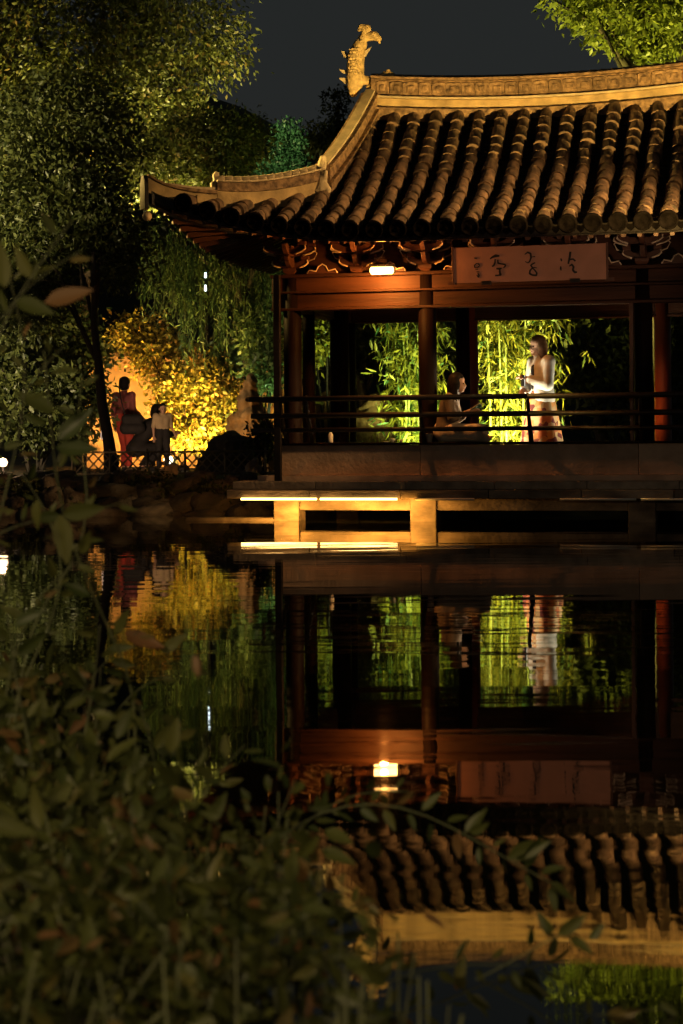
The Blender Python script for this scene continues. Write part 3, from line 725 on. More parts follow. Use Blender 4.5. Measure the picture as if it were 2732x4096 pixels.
def eave_lamp():
    p = L(1525, 1082, -.42); e = empty('eave_lamp', PW(p.x, -.42, p.z), -TH); tag(e, 'glowing orange box lamp mounted under the eave left of the plaque', 'lamp')
    MB().box((-.16, .0, .045), (.16, .10, .075)).box((-.16, .085, -.04), (.16, .10, .045)).build('housing', M['metal'], e, bevel=.004)
    MB().box((-.02, .1, .0), (.02, .36, .03)).build('arm', M['metal'], e)
    MB().tube([(-.145, .03, .005), (-.13, .03, .005), (.13, .03, .005), (.145, .03, .005)], [.03, .05, .05, .03], 14).build('glowing_tube', emit('lamp_glow', (1, .50, .12), 13), e, True)
    light('POINT', 'lamp_light', e, (0, -.05, -.08), 105, (1, .34, .055), shadow_soft_size=.05)
eave_lamp()
for i in range(5):                                 # strip lights below the platform lip; only the first two are lit
    a = [962, 1278, 1660, 2235, 2560][i]; b = [1270, 1592, 1900, 2548, 2890][i]
    pa, pb = L(a, 1982, -.545), L(b, 1982, -.545); lit = i < 2
    e = empty('strip_light', PW((pa.x+pb.x)/2, -.545, .285), -TH)
    tag(e, ['bright strip light at the left end of the platform edge', 'bright strip light above the lit stone pier beam', 'unlit strip light under the platform just right of the second pier',
            'unlit strip light under the platform left of the third pier', 'unlit strip light under the platform at the right frame edge'][i], 'strip light', 'strip lights along the platform edge')
    h = (pb.x - pa.x) / 2 - .01
    MB().box((-h, .008, -.016), (h, .022, .002)).build('housing', M['metal'] if lit else M['cap'], e)
    MB().tube([(-h, -.008, .002), (h, -.008, .002)], .0145, 8).build('tube', emit('strip_glow', (1, .58, .17), 7) if lit else M['ceramic'], e, True)
    if lit:
        o = light('AREA', 'strip_beam', e, (.22 if i else 0, -.10, -.12), 26.0 if i else 17.0, (1, .46, .07), shape='RECTANGLE', size=h*(2.4 if i else 1.6), size_y=.03); o.rotation_euler = (R(62), 0, 0)

# ------------------------------------------------------------------ floodlights
def flood(label, loc, target, power, color, angle=60, blend=.6, ground=None, soft=.22):
    loc, target = Vector(loc), Vector(target); e = empty('floodlight', loc); tag(e, label, 'floodlight', 'garden floodlights')
    q = (target - loc).to_track_quat('-Z', 'Y'); h = empty('head'); h.parent = e; h.rotation_mode = 'QUATERNION'; h.rotation_quaternion = q
    MB().loft([[Vector((x*a, y*b, z)) for x, y in ((-1,-1),(1,-1),(1,1),(-1,1))] for a, b, z in ((.05,.04,.10),(.10,.075,.05),(.11,.085,0),(.10,.075,0),(.095,.07,.02))]).build('housing', M['metal'], h)
    MB().box((-.09, -.065, .012), (.09, .065, .016)).build('lens', emit('lens_glow', color, 6), h)
    gz = float(ground_h(np.array(loc.x), np.array(loc.y))) if ground is None else ground
    MB().tube([(0, 0, gz - loc.z - .05), (0, 0, -.06)], .014, 7).build('stake', M['metal'], e, True)
    light('SPOT', 'beam', h, (0, 0, -.03), power, color, spot_size=R(angle), spot_blend=blend, shadow_soft_size=soft)
    return e
WARM, GOLD, YG, GRN = (1, .62, .26), (1, .72, .22), (.85, 1, .30), (.45, 1, .55)
rf = flood('low floodlight standing in the pond off to the right, aimed up at the roof ridge', (4.6, 15.6, .12), PW(3.0, 1.5, 5.6), 9500, (1, .62, .17), 52, .5, -.7, .02)
_d = (PW(3.0, 1.5, 0) - Vector((4.6, 15.6, 0))).normalized(); _s = Vector((_d.y, -_d.x, 0))
MB().prism([(-.55, -.75), (.55, -.75), (.55, .86*math.tan(R(25.4))), (-.55, .86*math.tan(R(25.4)))], _d*.86, _s, (0,0,1), _d*.01).build('shield_plate', M['endt'], rf)  # unseen plate added to cut the beam off below the ridge
flood('added low floodlight in the pond off to the right, brightening the plaque', (5.7, 16.2, .12), PW(3.5, -.3, 3.2), 520, (1, .60, .36), 24, .9, -.7, .03)  # extra lamp added only to light the plaque
flood('floodlight on a tall pole left of the pavilion aimed at its roof corner', (-6.6, 26.75, 5.6), PW(.1, -.1, 4.4), 6500, (1, .62, .15), 36, .7)
flood('floodlight on a tall pole right of the pavilion aimed along its eave', (8.0, 19.3, 5.8), PW(3.0, -1.0, 3.7), 4200, (1, .56, .20), 30, 1.0)
flood('ground floodlight behind the pavilion below the left bamboo', (1.2, 29.95, .55), W(1600, 1350, 31.6), 1100, (.85, 1, .30), 75)
flood('ground floodlight behind the pavilion below the right bamboo', (2.6, 29.9, .55), W(2080, 1420, 31.6), 2600, (1, .92, .26), 75)
flood('ground floodlight under the bright tree at upper right', (4.5, 32.5, .5), W(2550, 50, 34), 12000, (1, .86, .14), 75)
flood('floodlight on a pole behind the willow aimed at the tall left tree', (-3.1, 35.7, 3.6), W(560, 200, 38), 6500, (1, .80, .30), 110)
flood('ground floodlight under the golden shrub', (-2.75, 33.3, .5), W(800, 1480, 34.8), 2000, (1, .66, .12), 100)
flood('unseen fill floodlight added left of the frame for the leaning tree', (-7.6, 26.9, 4.2), W(200, 640, 30.0), 2400, (1, .80, .36), 56)  # added fill, lifts the dark crown of the leaning tree
flood('unseen fill floodlight added left of the frame for the bank shrubs', (-6.7, 28.2, 2.4), W(220, 1480, 32.5), 1300, (1, .78, .40), 75)  # added fill out of view, lifts the dark bank foliage
flood('ground floodlight under the willow beside the pavilion', (-1.25, 33.5, .5), W(840, 1100, 34.4), 420, (.62, 1, .42), 100)
fl = flood('round ground lamp glowing in front of the golden shrub', W(688, 1842, 33.5), W(800, 1560, 34.6), 160, (1, .66, .14), 120, .5)
MB().lathe((-.05, -.16, .02), [(.04,-.09),(.075,-.05),(.085,0),(.06,.05),(.001,.075)], 16).build('globe', emit('globe_glow', (1, .92, .62), 5), fl, True)
flood('ground floodlight behind the persons lighting the ochre wall', W(600, 1845, 34.6), W(560, 1480, 36.4), 900, (1, .50, .12), 130)
flood('ground floodlight in front of the tall scholar rock', W(950, 1845, 32.0), W(990, 1620, 33), 34, (1, .5, .10), 60)
flood('small hidden fill lamp added on the bank to brighten the far visitors', W(449, 1840, 29.4), W(560, 1690, 32.8), 170, (1, .62, .36), 44, .8)  # front fill added for the visitors, hidden behind the trunk
flood('floor spotlight inside the pavilion beside the red column', PW(4.05, 2.55, .70), PW(4.45, 3.0, 1.9), 60, (1, .42, .12), 75, .6, ZF)
flood('added spotlight hidden behind the parapet to brighten the standing person', PW(2.15, .32, .74), PW(3.2, .75, 1.8), 300, (1, .86, .58), 60, .6, ZF)  # added lamp, hidden by the parapet, lights the figure from the front
flood('added rim spotlight hidden behind the parapet for the standing person', PW(4.0, .7, .72), PW(3.25, .75, 1.7), 90, (1, .88, .62), 70, .6, ZF)  # added lamp for a bright rim on the figure
flood('added spotlight hidden on the pavilion floor to brighten the seated reader', PW(3.3, 1.6, .72), PW(2.15, .05, 1.2), 560, (1, .76, .44), 42, .6, ZF)  # added lamp to lighten the reader and skirt
flood('unseen fill lamp added behind the viewpoint for the near leaves', (-4.2, .6, 3.2), (-.1, 4.4, .3), 560, (1, .72, .38), 90, .8, None, .5)  # invented off-view lamp, lights the foreground foliage
flood('second unseen fill lamp added behind the viewpoint for the arching sprays', (2.6, -.8, 3.0), (.2, 4.6, .2), 250, (1, .72, .36), 80, .8, None, .5)  # second invented fill, softens contrast on the near leaves
# small warm lamp and lanterns among the left trees
def globe_lamp(name, label, p, r, c, s, ground, cat='lamp'):
    e = empty(name, p); tag(e, label, cat)
    MB().lathe((0,0,0), [(.001,-r),(r*.7,-r*.7),(r,0),(r*.7,r*.7),(.001,r)], 12).build('globe', emit('lamp_globe', c, s), e, True)
    MB().tube([(0,0,ground-p.z),(0,0,-r*.8)], .02, 6).build('post', M['metal'], e, True)
    light('POINT', 'glow', e, (0, -r-.05, .05), 9, c, shadow_soft_size=.05)
globe_lamp('bollard_lamp', 'small warm bollard lamp on the far bank at the left frame edge', W(12, 1850, 27.6), .07, (1, .62, .35), 3.5, .4)
for (px, py0, py1), lb in zip(((822, 1090, 1112), (822, 1140, 1165)), ('upper white light tube hanging in the willow', 'lower white light tube hanging in the willow')):
    a, b = W(px, py0, 32.6), W(px, py1, 32.6); e = empty('hanging_light', b); tag(e, lb, 'lamp', 'white lights hanging in the willow')
    MB().tube([(0,0,0), (0,0,.01), (0,0,(a-b).z)], [.008, .02, .016], 8).build('tube', emit('white_glow', (.8, .95, 1), 3), e, True)
    MB().tube([(0,0,(a-b).z), (0,0,(a-b).z+.6)], .004, 5).build('cord', M['metal'], e)
def lantern():
    p = W(418, 1758, 29.2); e = empty('lantern', p); tag(e, 'small pale lantern with a tapering frame beside the leaning tree trunk', 'lantern')
    MB().lathe((0,0,0), [(.055,0),(.05,.05),(.035,.25),(.02,.26)], 6).build('shade', mat('frosted_shade', (.5,.42,.36), .5, .1), e)
    for k in range(6):
        a = 2*math.pi*k/6; MB().tube([(.058*math.cos(a),.058*math.sin(a),0),(.036*math.cos(a),.036*math.sin(a),.255)], .006, 5).build('frame_bar', emit('lantern_edge', (1,.75,.6), .6), e)
    MB().tube([(0,0,.43-p.z),(0,0,0)], .018, 6).build('post', M['metal'], e)
lantern()

# ------------------------------------------------------------------ people
def hand_items(w, d, up, s=1.0, curl=.5):
    w, d = np.array(w), unit(np.array(d, float)); up = np.array(up, float); up = unit(up - d * (up @ d)); sd = np.cross(d, up)
    it = [(w, w + d*.07*s, .026*s, .032*s)]
    for k, (o, ln) in enumerate(((-.026,.055),(-.009,.068),(.009,.065),(.026,.05))):
        a = w + d*.085*s + sd*o*s; b = a + (d*math.cos(curl) - up*math.sin(curl))*ln*.55*s; c = b + (d*math.cos(curl*2) - up*math.sin(curl*2))*ln*.5*s
        it += [(a, b, .010*s, .009*s), (b, c, .009*s, .008*s)]
    a = w + d*.03*s - sd*.03*s; b = a + (d*.7 - sd*.6 - up*.2)*.045*s; it += [(a, b, .012*s, .010*s), (b, b + (d*.9 - up*.3)*.03*s, .010*s, .009*s)]
    return it
def person(label, loc, rz, J, s, skin='skin', hair='hair', top=None, sleeve=1.0, bottom=None, hairlen=.0, h=.013, shoes='darkcloth', curl=.5, skirt=None, topcut=-.06, group=None, puff=.016, inner=None):
    e = empty('person', loc, rz); tag(e, label, 'person', group)
    A = {k: np.array(v, float) * s for k, v in J.items()}; y = np.array([0, 1., 0]); z = np.array([0, 0, 1.]); x = np.array([1., 0, 0])
    hd = A['head']; body = [(hd + z*.035*s, hd + z*-.045*s + x*.012*s, .092*s, .066*s), (hd + x*.05*s - z*.05*s, hd + x*.055*s - z*.08*s, .045*s, .032*s), (hd + x*.088*s, hd + x*.104*s - z*.025*s, .010*s, .014*s),
            (hd - y*.088*s, hd - y*.088*s - z*.03*s, .018*s, .012*s), (hd + y*.088*s, hd + y*.088*s - z*.03*s, .018*s, .012*s), (A['neck'], hd - z*.04*s, .052*s, .048*s)]
    tors = []
    for q in (-1, 1):
        tors += [(A['chest'] + y*q*.07*s, A['waist'] + y*q*.045*s, .100*s, .088*s), (A['waist'] + y*q*.045*s, A['pelvis'] + y*q*.07*s, .090*s, .105*s), (A['chest'] + y*q*.03*s + z*.03*s, A['neck'], .085*s, .05*s)]
    arms, fore, legs, feet, hands = [], [], [], [], []
    for c in 'LR':
        q = 1 if c == 'L' else -1
        arms += [(A['chest'] + y*q*.09*s + z*.04*s, A['sh'+c], .07*s, .055*s), (A['sh'+c], A['el'+c], .050*s, .040*s)]
        fore += [(A['el'+c], A['wr'+c], .039*s, .027*s)]
        hands += hand_items(A['wr'+c], A.get('hd'+c, A['wr'+c] - A['el'+c]) if 'hd'+c in A else A['wr'+c] - A['el'+c], z if 'hu'+c not in A else A['hu'+c], s, curl)
        legs += [(A['hip'+c], A['kn'+c], .085*s, .056*s), (A['kn'+c], A['an'+c], .054*s, .036*s)]
        feet += [(A['an'+c] - z*.02*s, A['to'+c], .036*s, .030*s)]
    allb = body + tors + arms + fore + hands + legs + feet
    sdf_obj('body', allb, M[skin], e, h, .018*s)
    inf = lambda its, r: [(a, b, p + r, q_ + r) for a, b, p, q_ in its]
    if top:
        fa = [(a, a + (b - a)*sleeve, p, p + (q_ - p)*sleeve) for a, b, p, q_ in fore] if sleeve > 0 else []
        ta = tors + arms + fa; zc = A['waist'][2] + topcut * s; nz = A['neck'][2] + .035*s
        sdf_obj('top', inf(ta, puff*s), M[top], e, h, .022*s, cut=lambda P, d: np.maximum(np.maximum(d, zc - P[..., 2]), P[..., 2] - nz))
    if inner: sdf_obj('inner_top', [(A['neck'] + x*.03*s - z*.06*s, A['chest'] + x*.05*s, .05*s, .085*s), (A['chest'] + x*.05*s, A['waist'] + x*.045*s, .085*s, .085*s)], M[inner], e, h, .02*s)
    if bottom:
        za = A['waist'][2] - .005*s
        sdf_obj('trousers', inf(legs + [t for t in tors if t[1][2] <= A['pelvis'][2] + 1e-6], .020*s), M[bottom], e, h, .02*s, cut=lambda P, d: np.maximum(np.maximum(d, P[..., 2] - za), min(A['anL'][2], A['anR'][2]) + .03*s - P[..., 2]))
    if shoes: sdf_obj('shoes', inf(feet, .008*s), M[shoes], e, h, .01)
    hi = [(hd + z*.05*s - x*.015*s, hd - z*.02*s - x*.03*s, .100*s, .092*s)]
    if hairlen: hi += [(hd - x*.045*s, hd - x*.075*s - z*hairlen*s, .085*s, .05*s), (hd - x*.01*s - y*.07*s, hd - x*.03*s - y*.08*s - z*hairlen*.9*s, .04*s, .03*s), (hd - x*.01*s + y*.07*s, hd - x*.03*s + y*.08*s - z*hairlen*.9*s, .04*s, .03*s)]
    fx = hd[0] + .045*s; fz = hd[2] + .055*s
    sdf_obj('hair', hi, M[hair], e, h, .03*s, cut=lambda P, d: np.maximum(d, np.minimum(P[..., 0] - fx, fz - P[..., 2])))
    for q in (-1, 1):
        p = hd + x*.082*s + y*q*.032*s; MB().lathe(p, [(.001,-.008),(.009,-.004),(.009,.004),(.001,.008)], 8).build('eye', M['hair'], e, True)
    p = hd + x*.088*s - z*.058*s; MB().box(p - np.array((.006,.02,.004))*s, p + np.array((.006,.02,.004))*s).build('mouth', M['maroon'], e, bevel=.002)
    if skirt:
        m_, zt, zb, rt, rb, cx, folds = skirt; b = MB(); rings = []
        for i in range(9):
            t = i / 8; r = rt + (rb - rt) * t ** .8
            rings.append([Vector((cx*t + r*(1 + .07*t*math.sin(folds*a))*math.cos(a)*.8, r*(1 + .07*t*math.sin(folds*a))*math.sin(a), zt + (zb - zt)*t)) for a in np.linspace(0, 2*math.pi, 49)[:-1]])
        b.loft(rings, caps=False); b.loft([[p*.985 + Vector((0,0,-.001)) for p in r] for r in rings][::-1], caps=False); b.build('skirt', M[m_], e, True)
    return e
STAND = dict(head=(.03,0,1.56), neck=(0,0,1.41), chest=(0,0,1.27), waist=(0,0,1.06), pelvis=(0,0,.92), shL=(0,.17,1.36), shR=(0,-.17,1.36), elL=(-.03,.22,1.10), elR=(-.03,-.22,1.10),
             wrL=(.05,.23,.86), wrR=(.05,-.23,.86), hipL=(0,.085,.88), hipR=(0,-.085,.88), knL=(.03,.10,.48), knR=(.03,-.10,.48), anL=(-.02,.10,.07), anR=(-.02,-.10,.07), toL=(.13,.11,.035), toR=(.13,-.11,.035))
def J(**k): d = dict(STAND); d.update(k); return d
u = L(2165, 1500, .75).x
person('standing person in pale cardigan and long floral skirt behind the railing', PW(u, .75, ZF), R(205), J(elL=(.05,.23,1.08), wrL=(.22,.03,1.16), elR=(.04,-.23,1.08), wrR=(.24,-.02,1.02), head=(.05,0,1.55)), 1.04,
       hair='hairlt', top='cream', sleeve=.8, hairlen=.20, topcut=-.22, puff=.03, inner='darkcloth', skirt=('floral', 1.08, .10, .15, .37, .0, 9))
ph = empty('phone', PW(u, .75, ZF), R(205)); tag(ph, 'small bright phone held by the standing person in the floral skirt', 'phone')
MB().box((.27, -.035, 1.11), (.285, .04, 1.25)).build('case', M['metal'], ph, bevel=.004); MB().box((.262, -.031, 1.115), (.269, .036, 1.245)).build('screen', emit('phone_screen', (.9, .9, .8), 1.0), ph)
u = L(1792, 1700, .06).x
SIT = dict(head=(.13,0,.73), neck=(.07,0,.60), chest=(.03,0,.46), waist=(-.02,0,.26), pelvis=(-.03,0,.13), shL=(.05,.16,.54), shR=(.05,-.16,.54), elL=(.10,.21,.30), elR=(.10,-.21,.30), wrL=(.29,.07,.38), wrR=(.29,-.07,.38),
           hipL=(0,.08,.11), hipR=(0,-.08,.11), knL=(.40,.12,.16), knR=(.38,-.14,.14), anL=(.20,.02,.06), anR=(.46,-.02,.06), toL=(.33,.0,.04), toR=(.55,-.05,.05))
sp = person('dark-haired person seated on the bench reading, in grey top and white skirt', PW(u, .03, ZS), -TH, SIT, 1.0, top='greycloth', sleeve=.3, hairlen=.30, shoes=None, topcut=-.10)
V_, Q_ = nets(lambda P: np.maximum(sdf([((-.05,0,.14),(.10,0,.12),.135,.13),((.0,.08,.11),(.40,.12,.13),.12,.10),((.0,-.08,.11),(.38,-.14,.12),.125,.105),((.38,-.12,.10),(.50,-.06,.03),.10,.05),((.2,0,.05),(.44,0,.03),.10,.08)], .05)(P), .004 - P[..., 2]), (-.25,-.3,-.03), (.62,.3,.32), .012)
np_mesh('skirt', V_, Q_, M['white'], sp, True)
bk = empty('open_book', PW(u, .03, ZS) + UD*.36 + Vector((0,0,.40)), -TH); tag(bk, 'open book held by the seated reader', 'book')
for q in (-1, 1):
    MB().loft([[Vector((x + a*.01*q, q*(.004 + .09*t), zz + .04*math.sin(t*1.6))) for x, zz in ((-.07,-.05),(.07,.05),(.073,.044),(-.067,-.056))] for t, a in ((0,0),(.35,.5),(.7,1),(1,1))]).build('page_block', M['paper'], bk)
    MB().loft([[Vector((x, q*(.002 + .096*t), zz + .04*math.sin(t*1.6))) for x, zz in ((-.073,-.058),(.078,.042),(.079,.040),(-.072,-.060))] for t in (0,.35,.7,1)]).build('cover', M['green_cover'], bk)
# visitors on the far bank
gz = .46
person('person in mauve top and red trousers behind the leaning trunk', W(497, 1700, 33).xy.to_3d() + Vector((0,0,gz)), R(60), J(wrR=(.2,-.26,.95), knL=(.14,.10,.5), anL=(.12,.1,.08), toL=(.26,.11,.04)), .96, top='maroon', sleeve=.6, bottom='redcloth')
person('crouching person all in black between the mauve top and the child', W(568, 1700, 32.7).xy.to_3d() + Vector((0,0,gz)), R(20), J(head=(.26,.0,.93), neck=(.20,0,.82), chest=(.12,0,.70), waist=(-.03,0,.50), pelvis=(-.12,0,.36), shL=(.16,.17,.77), shR=(.16,-.17,.77),
       elL=(.30,.2,.55), elR=(.30,-.2,.55), wrL=(.48,.12,.60), wrR=(.48,-.12,.60), hipL=(-.1,.09,.34), hipR=(-.1,-.09,.34), knL=(.28,.13,.45), knR=(.28,-.13,.40), anL=(.02,.12,.08), anR=(.02,-.12,.08), toL=(.18,.13,.04), toR=(.18,-.13,.04)), 1.08, top='darkcloth', sleeve=1, bottom='darkcloth')
person('small child in a tan shirt standing in front of the golden shrub', W(650, 1700, 32.5).xy.to_3d() + Vector((0,0,gz)), R(-70), J(head=(.03,0,1.52), wrL=(.12,.26,.95)), .70, top='tan', sleeve=.0, bottom='darkcloth', topcut=-.26)
bg = empty('shoulder_bag', W(530, 1690, 32.45)); tag(bg, 'black bag hanging at the hip of the person in mauve', 'bag')
sdf_obj('bag_body', [((-.12,0,-.10),(.12,0,-.10),.10,.10),((-.11,0,.06),(.11,0,.06),.08,.08)], M['darkcloth'], bg, .015, .04)
MB().tube([(-.12,0,.1),(-.2,.05,.4),(-.24,.15,.6)], .012, 6).build('strap', M['darkcloth'], bg, True)
# things left on the seat
def vessel(name, label, px, v, profile, m, cat):
    e = empty(name, PW(L(px, 1760, v).x, v, ZS)); tag(e, label, cat)
    MB().lathe((0,0,0), profile, 14).build('body', M[m], e, True); return e
b_ = vessel('water_bottle', 'small white bottle standing on the seat behind the left railing', 1322, -.02, [(.03,0.001),(.033,.02),(.033,.10),(.02,.125),(.016,.14),(.016,.15),(.001,.15)], 'ceramic', 'bottle')
MB().lathe((0,0,.15), [(.018,0),(.018,.022),(.001,.024)], 10).build('cap', M['metal'], b_, True)
vessel('paper_cup', 'pale paper cup on the seat beside the reader', 1718, -.05, [(.034,.001),(.048,.105),(.051,.108),(.045,.107),(.032,.01),(.001,.01)], 'ceramic', 'cup')
vessel('tea_bowl', 'small white tea bowl on the seat left of the middle column', 1570, -.04, [(.016,.001),(.018,.01),(.04,.05),(.037,.05),(.016,.015),(.001,.014)], 'ceramic', 'bowl')
vessel('tea_cup', 'tiny white cup nearest the middle column', 1604, -.04, [(.014,.001),(.024,.035),(.022,.035),(.012,.006),(.001,.006)], 'ceramic', 'cup')
vessel('tea_saucer', 'flat white saucer on the seat left of the tea bowl', 1546, -.04, [(.02,.001),(.04,.012),(.038,.014),(.02,.005),(.001,.005)], 'ceramic', 'saucer')

# ------------------------------------------------------------------ far bank: stones, fence, rocks, wall
def stone_mesh(seed, n=10):
    r = np.random.default_rng(seed); pr = [(.001,-.5),(.42,-.48),(.52,-.3),(.5,.1),(.44,.34),(.3,.42),(.001,.44)]; ph = r.uniform(0, 6, 6)
    b = MB(); rings = []
    for q, z in pr:
        rings.append([Vector((q*(1 + .16*math.sin(2*a + ph[0] + z*3) + .1*math.sin(3*a + ph[1]))*math.cos(a), q*(1 + .16*math.sin(2*a + ph[2]) + .1*math.sin(4*a + ph[3]))*math.sin(a), z + .07*math.sin(2*a + ph[4]))) for a in np.linspace(0, 2*math.pi, n+1)[:-1]])
    b.loft(rings); me = bpy.data.meshes.new('stone'); me.from_pydata(b.v, [], b.f); me.materials.append(M['rock']); me.polygons.foreach_set('use_smooth', [True]*len(me.polygons)); return me
SM = [stone_mesh(i, 8 + i % 3) for i in range(8)]
bank = empty('stone_bank', (-4, 26.3, 0)); tag(bank, 'rough dark stone edging of the far bank left of the pavilion', 'stone edging')
for zb, dy, hh, st in ((-.02, -.10, .30, .30), (.16, .10, .30, .34), (.33, .32, .26, .36), (.42, .62, .2, .5)):
    x = -5.7 + random.uniform(0, .2)
    while x < -.8:
        w = random.choice((.2, .28, .36, .5, .66)) * random.uniform(.85, 1.15)
        if random.random() < .88:
            yf = 26.35 + 3.2 * float(sstep(-1.5, -.6, np.array(x))) * .35 + .15 * math.sin(x * 2.1)
            m = Matrix.Translation((x + 4 + w * .4, yf + dy - 26.3 + random.uniform(-.1, .1), zb + random.uniform(-.06, .06))) @ Matrix.Rotation(random.uniform(-.35, .35), 4, 'Y') @ Matrix.Rotation(random.choice((0, 3.14)) + random.uniform(-.4, .4), 4, 'Z') @ Matrix.Diagonal((w * 1.25, random.uniform(.3, .5), hh * random.uniform(.7, 1.5), 1))
            inst('stone', random.choice(SM), bank, m)
        x += w * .85
fence = empty('lattice_fence', W(800, 1890, 28.2)); tag(fence, 'low bamboo lattice fence with diagonal slats along the far bank', 'fence')
fo = fence.location; fz0, fz1 = .50 - fo.z, W(800, 1806, 28.2).z - fo.z
fx = [W(px, 1850, 28.2).x - fo.x for px in (290, 440, 590, 740, 900, 1062)]
for q in fx: MB().tube([(q, 0, fz0 - .1), (q, 0, fz1 + .05)], .018, 7).build('post', M['slat'], fence, True)
for z in (fz0 + .03, fz1): MB().tube([(fx[0] - .05, -.03, z), (fx[-1] + .05, -.03, z)], .015, 7).build('rail', M['slat'], fence, True)
q = fx[0]
while q < fx[-1] - .3:
    MB().bar((q, .016, fz0), (q + .32, .016, fz1), .022, .010, (0,1,0)).build('slat', M['slat'], fence)
    MB().bar((q + .32, .03, fz0), (q, .03, fz1), .022, .010, (0,1,0)).build('slat', M['slat'], fence); q += .145
def lump(name, label, p, items, m, cat, h=.03, k=.08, group=None):
    e = empty(name, p); tag(e, label, cat, group); o = sdf_obj('rock_body', items, M[m], e, h, k); 
    V = np.empty(len(o.data.vertices)*3, np.float32); o.data.vertices.foreach_get('co', V); V = V.reshape(-1, 3)
    V += (.025 * np.sin(V[:, [1, 2, 0]] * 23 + 1) + .015 * np.sin(V[:, [2, 0, 1]] * 51)).astype(np.float32); o.data.vertices.foreach_set('co', V.ravel()); return e
b0 = W(990, 1700, 33); g0 = .42 - b0.z
lump('lake_rock', 'tall pitted scholar rock lit orange beside the pavilion railing', b0, [((0,0,g0),(.05,0,0),.34,.26),((.05,0,0),(.0,0,.45),.24,.16),((0,0,.45),(.06,0,.78),.15,.09),((-.25,.05,g0),(-.22,0,.05),.22,.14),((.25,0,g0),(.2,.05,.1),.24,.15)], 'goldrock', 'rock')
b0 = W(915, 1800, 30.2)
lump('round_boulder', 'dark rounded boulder behind the lattice fence', b0, [((-.16,0,-.30),(.16,0,-.30),.34,.34),((0,0,-.1),(.02,0,-.08),.36,.36)], 'rock', 'boulder', .03, .1)
b0 = W(1008, 1885, 27.5)
lump('carved_stone', 'small pale carved stone standing at the corner of the platform', b0, [((0,0,-.15),(0,0,.04),.11,.10),((0,0,.04),(.01,0,.12),.09,.05)], 'stone', 'stone', .02, .05)
for i, (px, py, s, lb) in enumerate(((672, 1868, .10, 'small pale stone below the ground lamp'), (498, 1890, .09, 'small pale stone in front of the mauve trousers'), (555, 1888, .10, 'small pale stone below the crouching person'), (330, 1958, .13, 'pale stone on the bank left of the leaning trunk'))):
    b0 = W(px, py, 27.2); b0.z = max(b0.z, .3); lump('garden_stone', lb, b0, [((-s*.6,0,-s),(s*.5,0,-s*.4),s,s*.8)], 'stone', 'stone', .03, .05, 'small stones along the far bank')
# ochre garden wall with coping
wl = empty('garden_wall', W(700, 1850, 37).xy.to_3d() + Vector((0, 0, .46))); tag(wl, 'ochre plastered garden wall behind the golden shrub', 'wall')
wx0, wx1 = W(330, 1800, 37).x - wl.location.x, W(1250, 1800, 37).x - wl.location.x
MB().box((wx0, 0, -.2), (wx1, .25, 2.15)).build('wall_body', M['wall'], wl, bevel=.01)
q = wx0
while q < wx1:
    MB().loft([[Vector((q + a, y, z)) for y, z in ((-.12,2.16),(.125,2.34),(.37,2.16),(.37,2.20),(.125,2.39),(-.12,2.20))] for a in (.0, .175)]).build('coping_tile', M['tile'], wl); q += .18
# ------------------------------------------------------------------ trees and shrubs behind
def lobe(px, py, Y, rx, ry, rz): p = W(px, py, Y); return (tuple(p), (rx, ry, rz))
def base(px, Y, z=.4): return (W(px, 1800, Y).x, Y, z)
tree('broad_tree', 'tall broad tree filling the upper left with olive leaves', base(420, 38), [lobe(250, 150, 38, 2.4, 1.6, 2.2), lobe(720, 100, 38, 1.25, 1.2, 1.5), lobe(480, 520, 38, 1.9, 1.4, 1.5), lobe(-150, 500, 38, 1.8, 1.4, 2.2), lobe(870, 230, 38.3, .55, .6, .55), lobe(560, -250, 38, 2.0, 1.4, 1.2)], LM['olive'], 3600, 17, .20, .115, .17, droop=.6, limbs=12)
tree('round_tree', 'smaller rounded tree with olive leaves just left of the roof corner', base(830, 35.5), [lobe(800, 600, 35.5, .95, .8, .75), lobe(960, 560, 35.5, .42, .5, .5), lobe(620, 700, 35.5, .7, .7, .6), lobe(870, 740, 35.5, .65, .6, .45)], LM['olive'], 1100, 16, .15, .105, .10, limbs=8)
tree('leaning_tree', 'dark evergreen with a slender leaning trunk on the far bank', base(456, 28.8), [lobe(180, 850, 29.6, 1.25, .9, .9), lobe(40, 1150, 29.8, 1.0, .8, .8), lobe(420, 880, 29.6, .8, .7, .7), lobe(250, 520, 30, 1.2, .8, .9), lobe(480, 1060, 29.4, .45, .5, .4)], LM['dark'], 1900, 16, .17, .10, .08, limbs=9, trunk_top=W(372, 1010, 29.0), bend=-.08)
tree('corner_tree', 'bright yellow-green tree rising behind the roof ridge at upper right', base(2600, 34), [lobe(2560, 40, 34, 1.3, 1.2, .75), lobe(2750, -60, 34, 1.5, 1.2, 1.3), lobe(2300, -20, 34, .7, .7, .45), lobe(2520, 190, 34, .55, .6, .35), lobe(2720, 230, 34, .7, .6, .4)], LM['bright'], 900, 15, .13, .135, .16, droop=.3, limbs=9)
tree('cone_tree', 'small blue-green conical tree behind the hip ridge', base(1155, 42), [lobe(1155, 560, 42, .26, .3, .5), lobe(1155, 620, 42, .34, .34, .45), lobe(1110, 700, 42, .5, .4, .4)], LM['cone'], 260, 16, .09, .09, .06, droop=-.4, limbs=3)
tree('silhouette_tree', 'black silhouetted tree left of the ridge-end ornament', base(1350, 46), [lobe(1350, 420, 46, .28, .3, .55), lobe(1290, 560, 46, .5, .4, .4), lobe(1380, 580, 46, .5, .4, .5)], LM['dark'], 170, 16, .12, .12, .07, limbs=5)
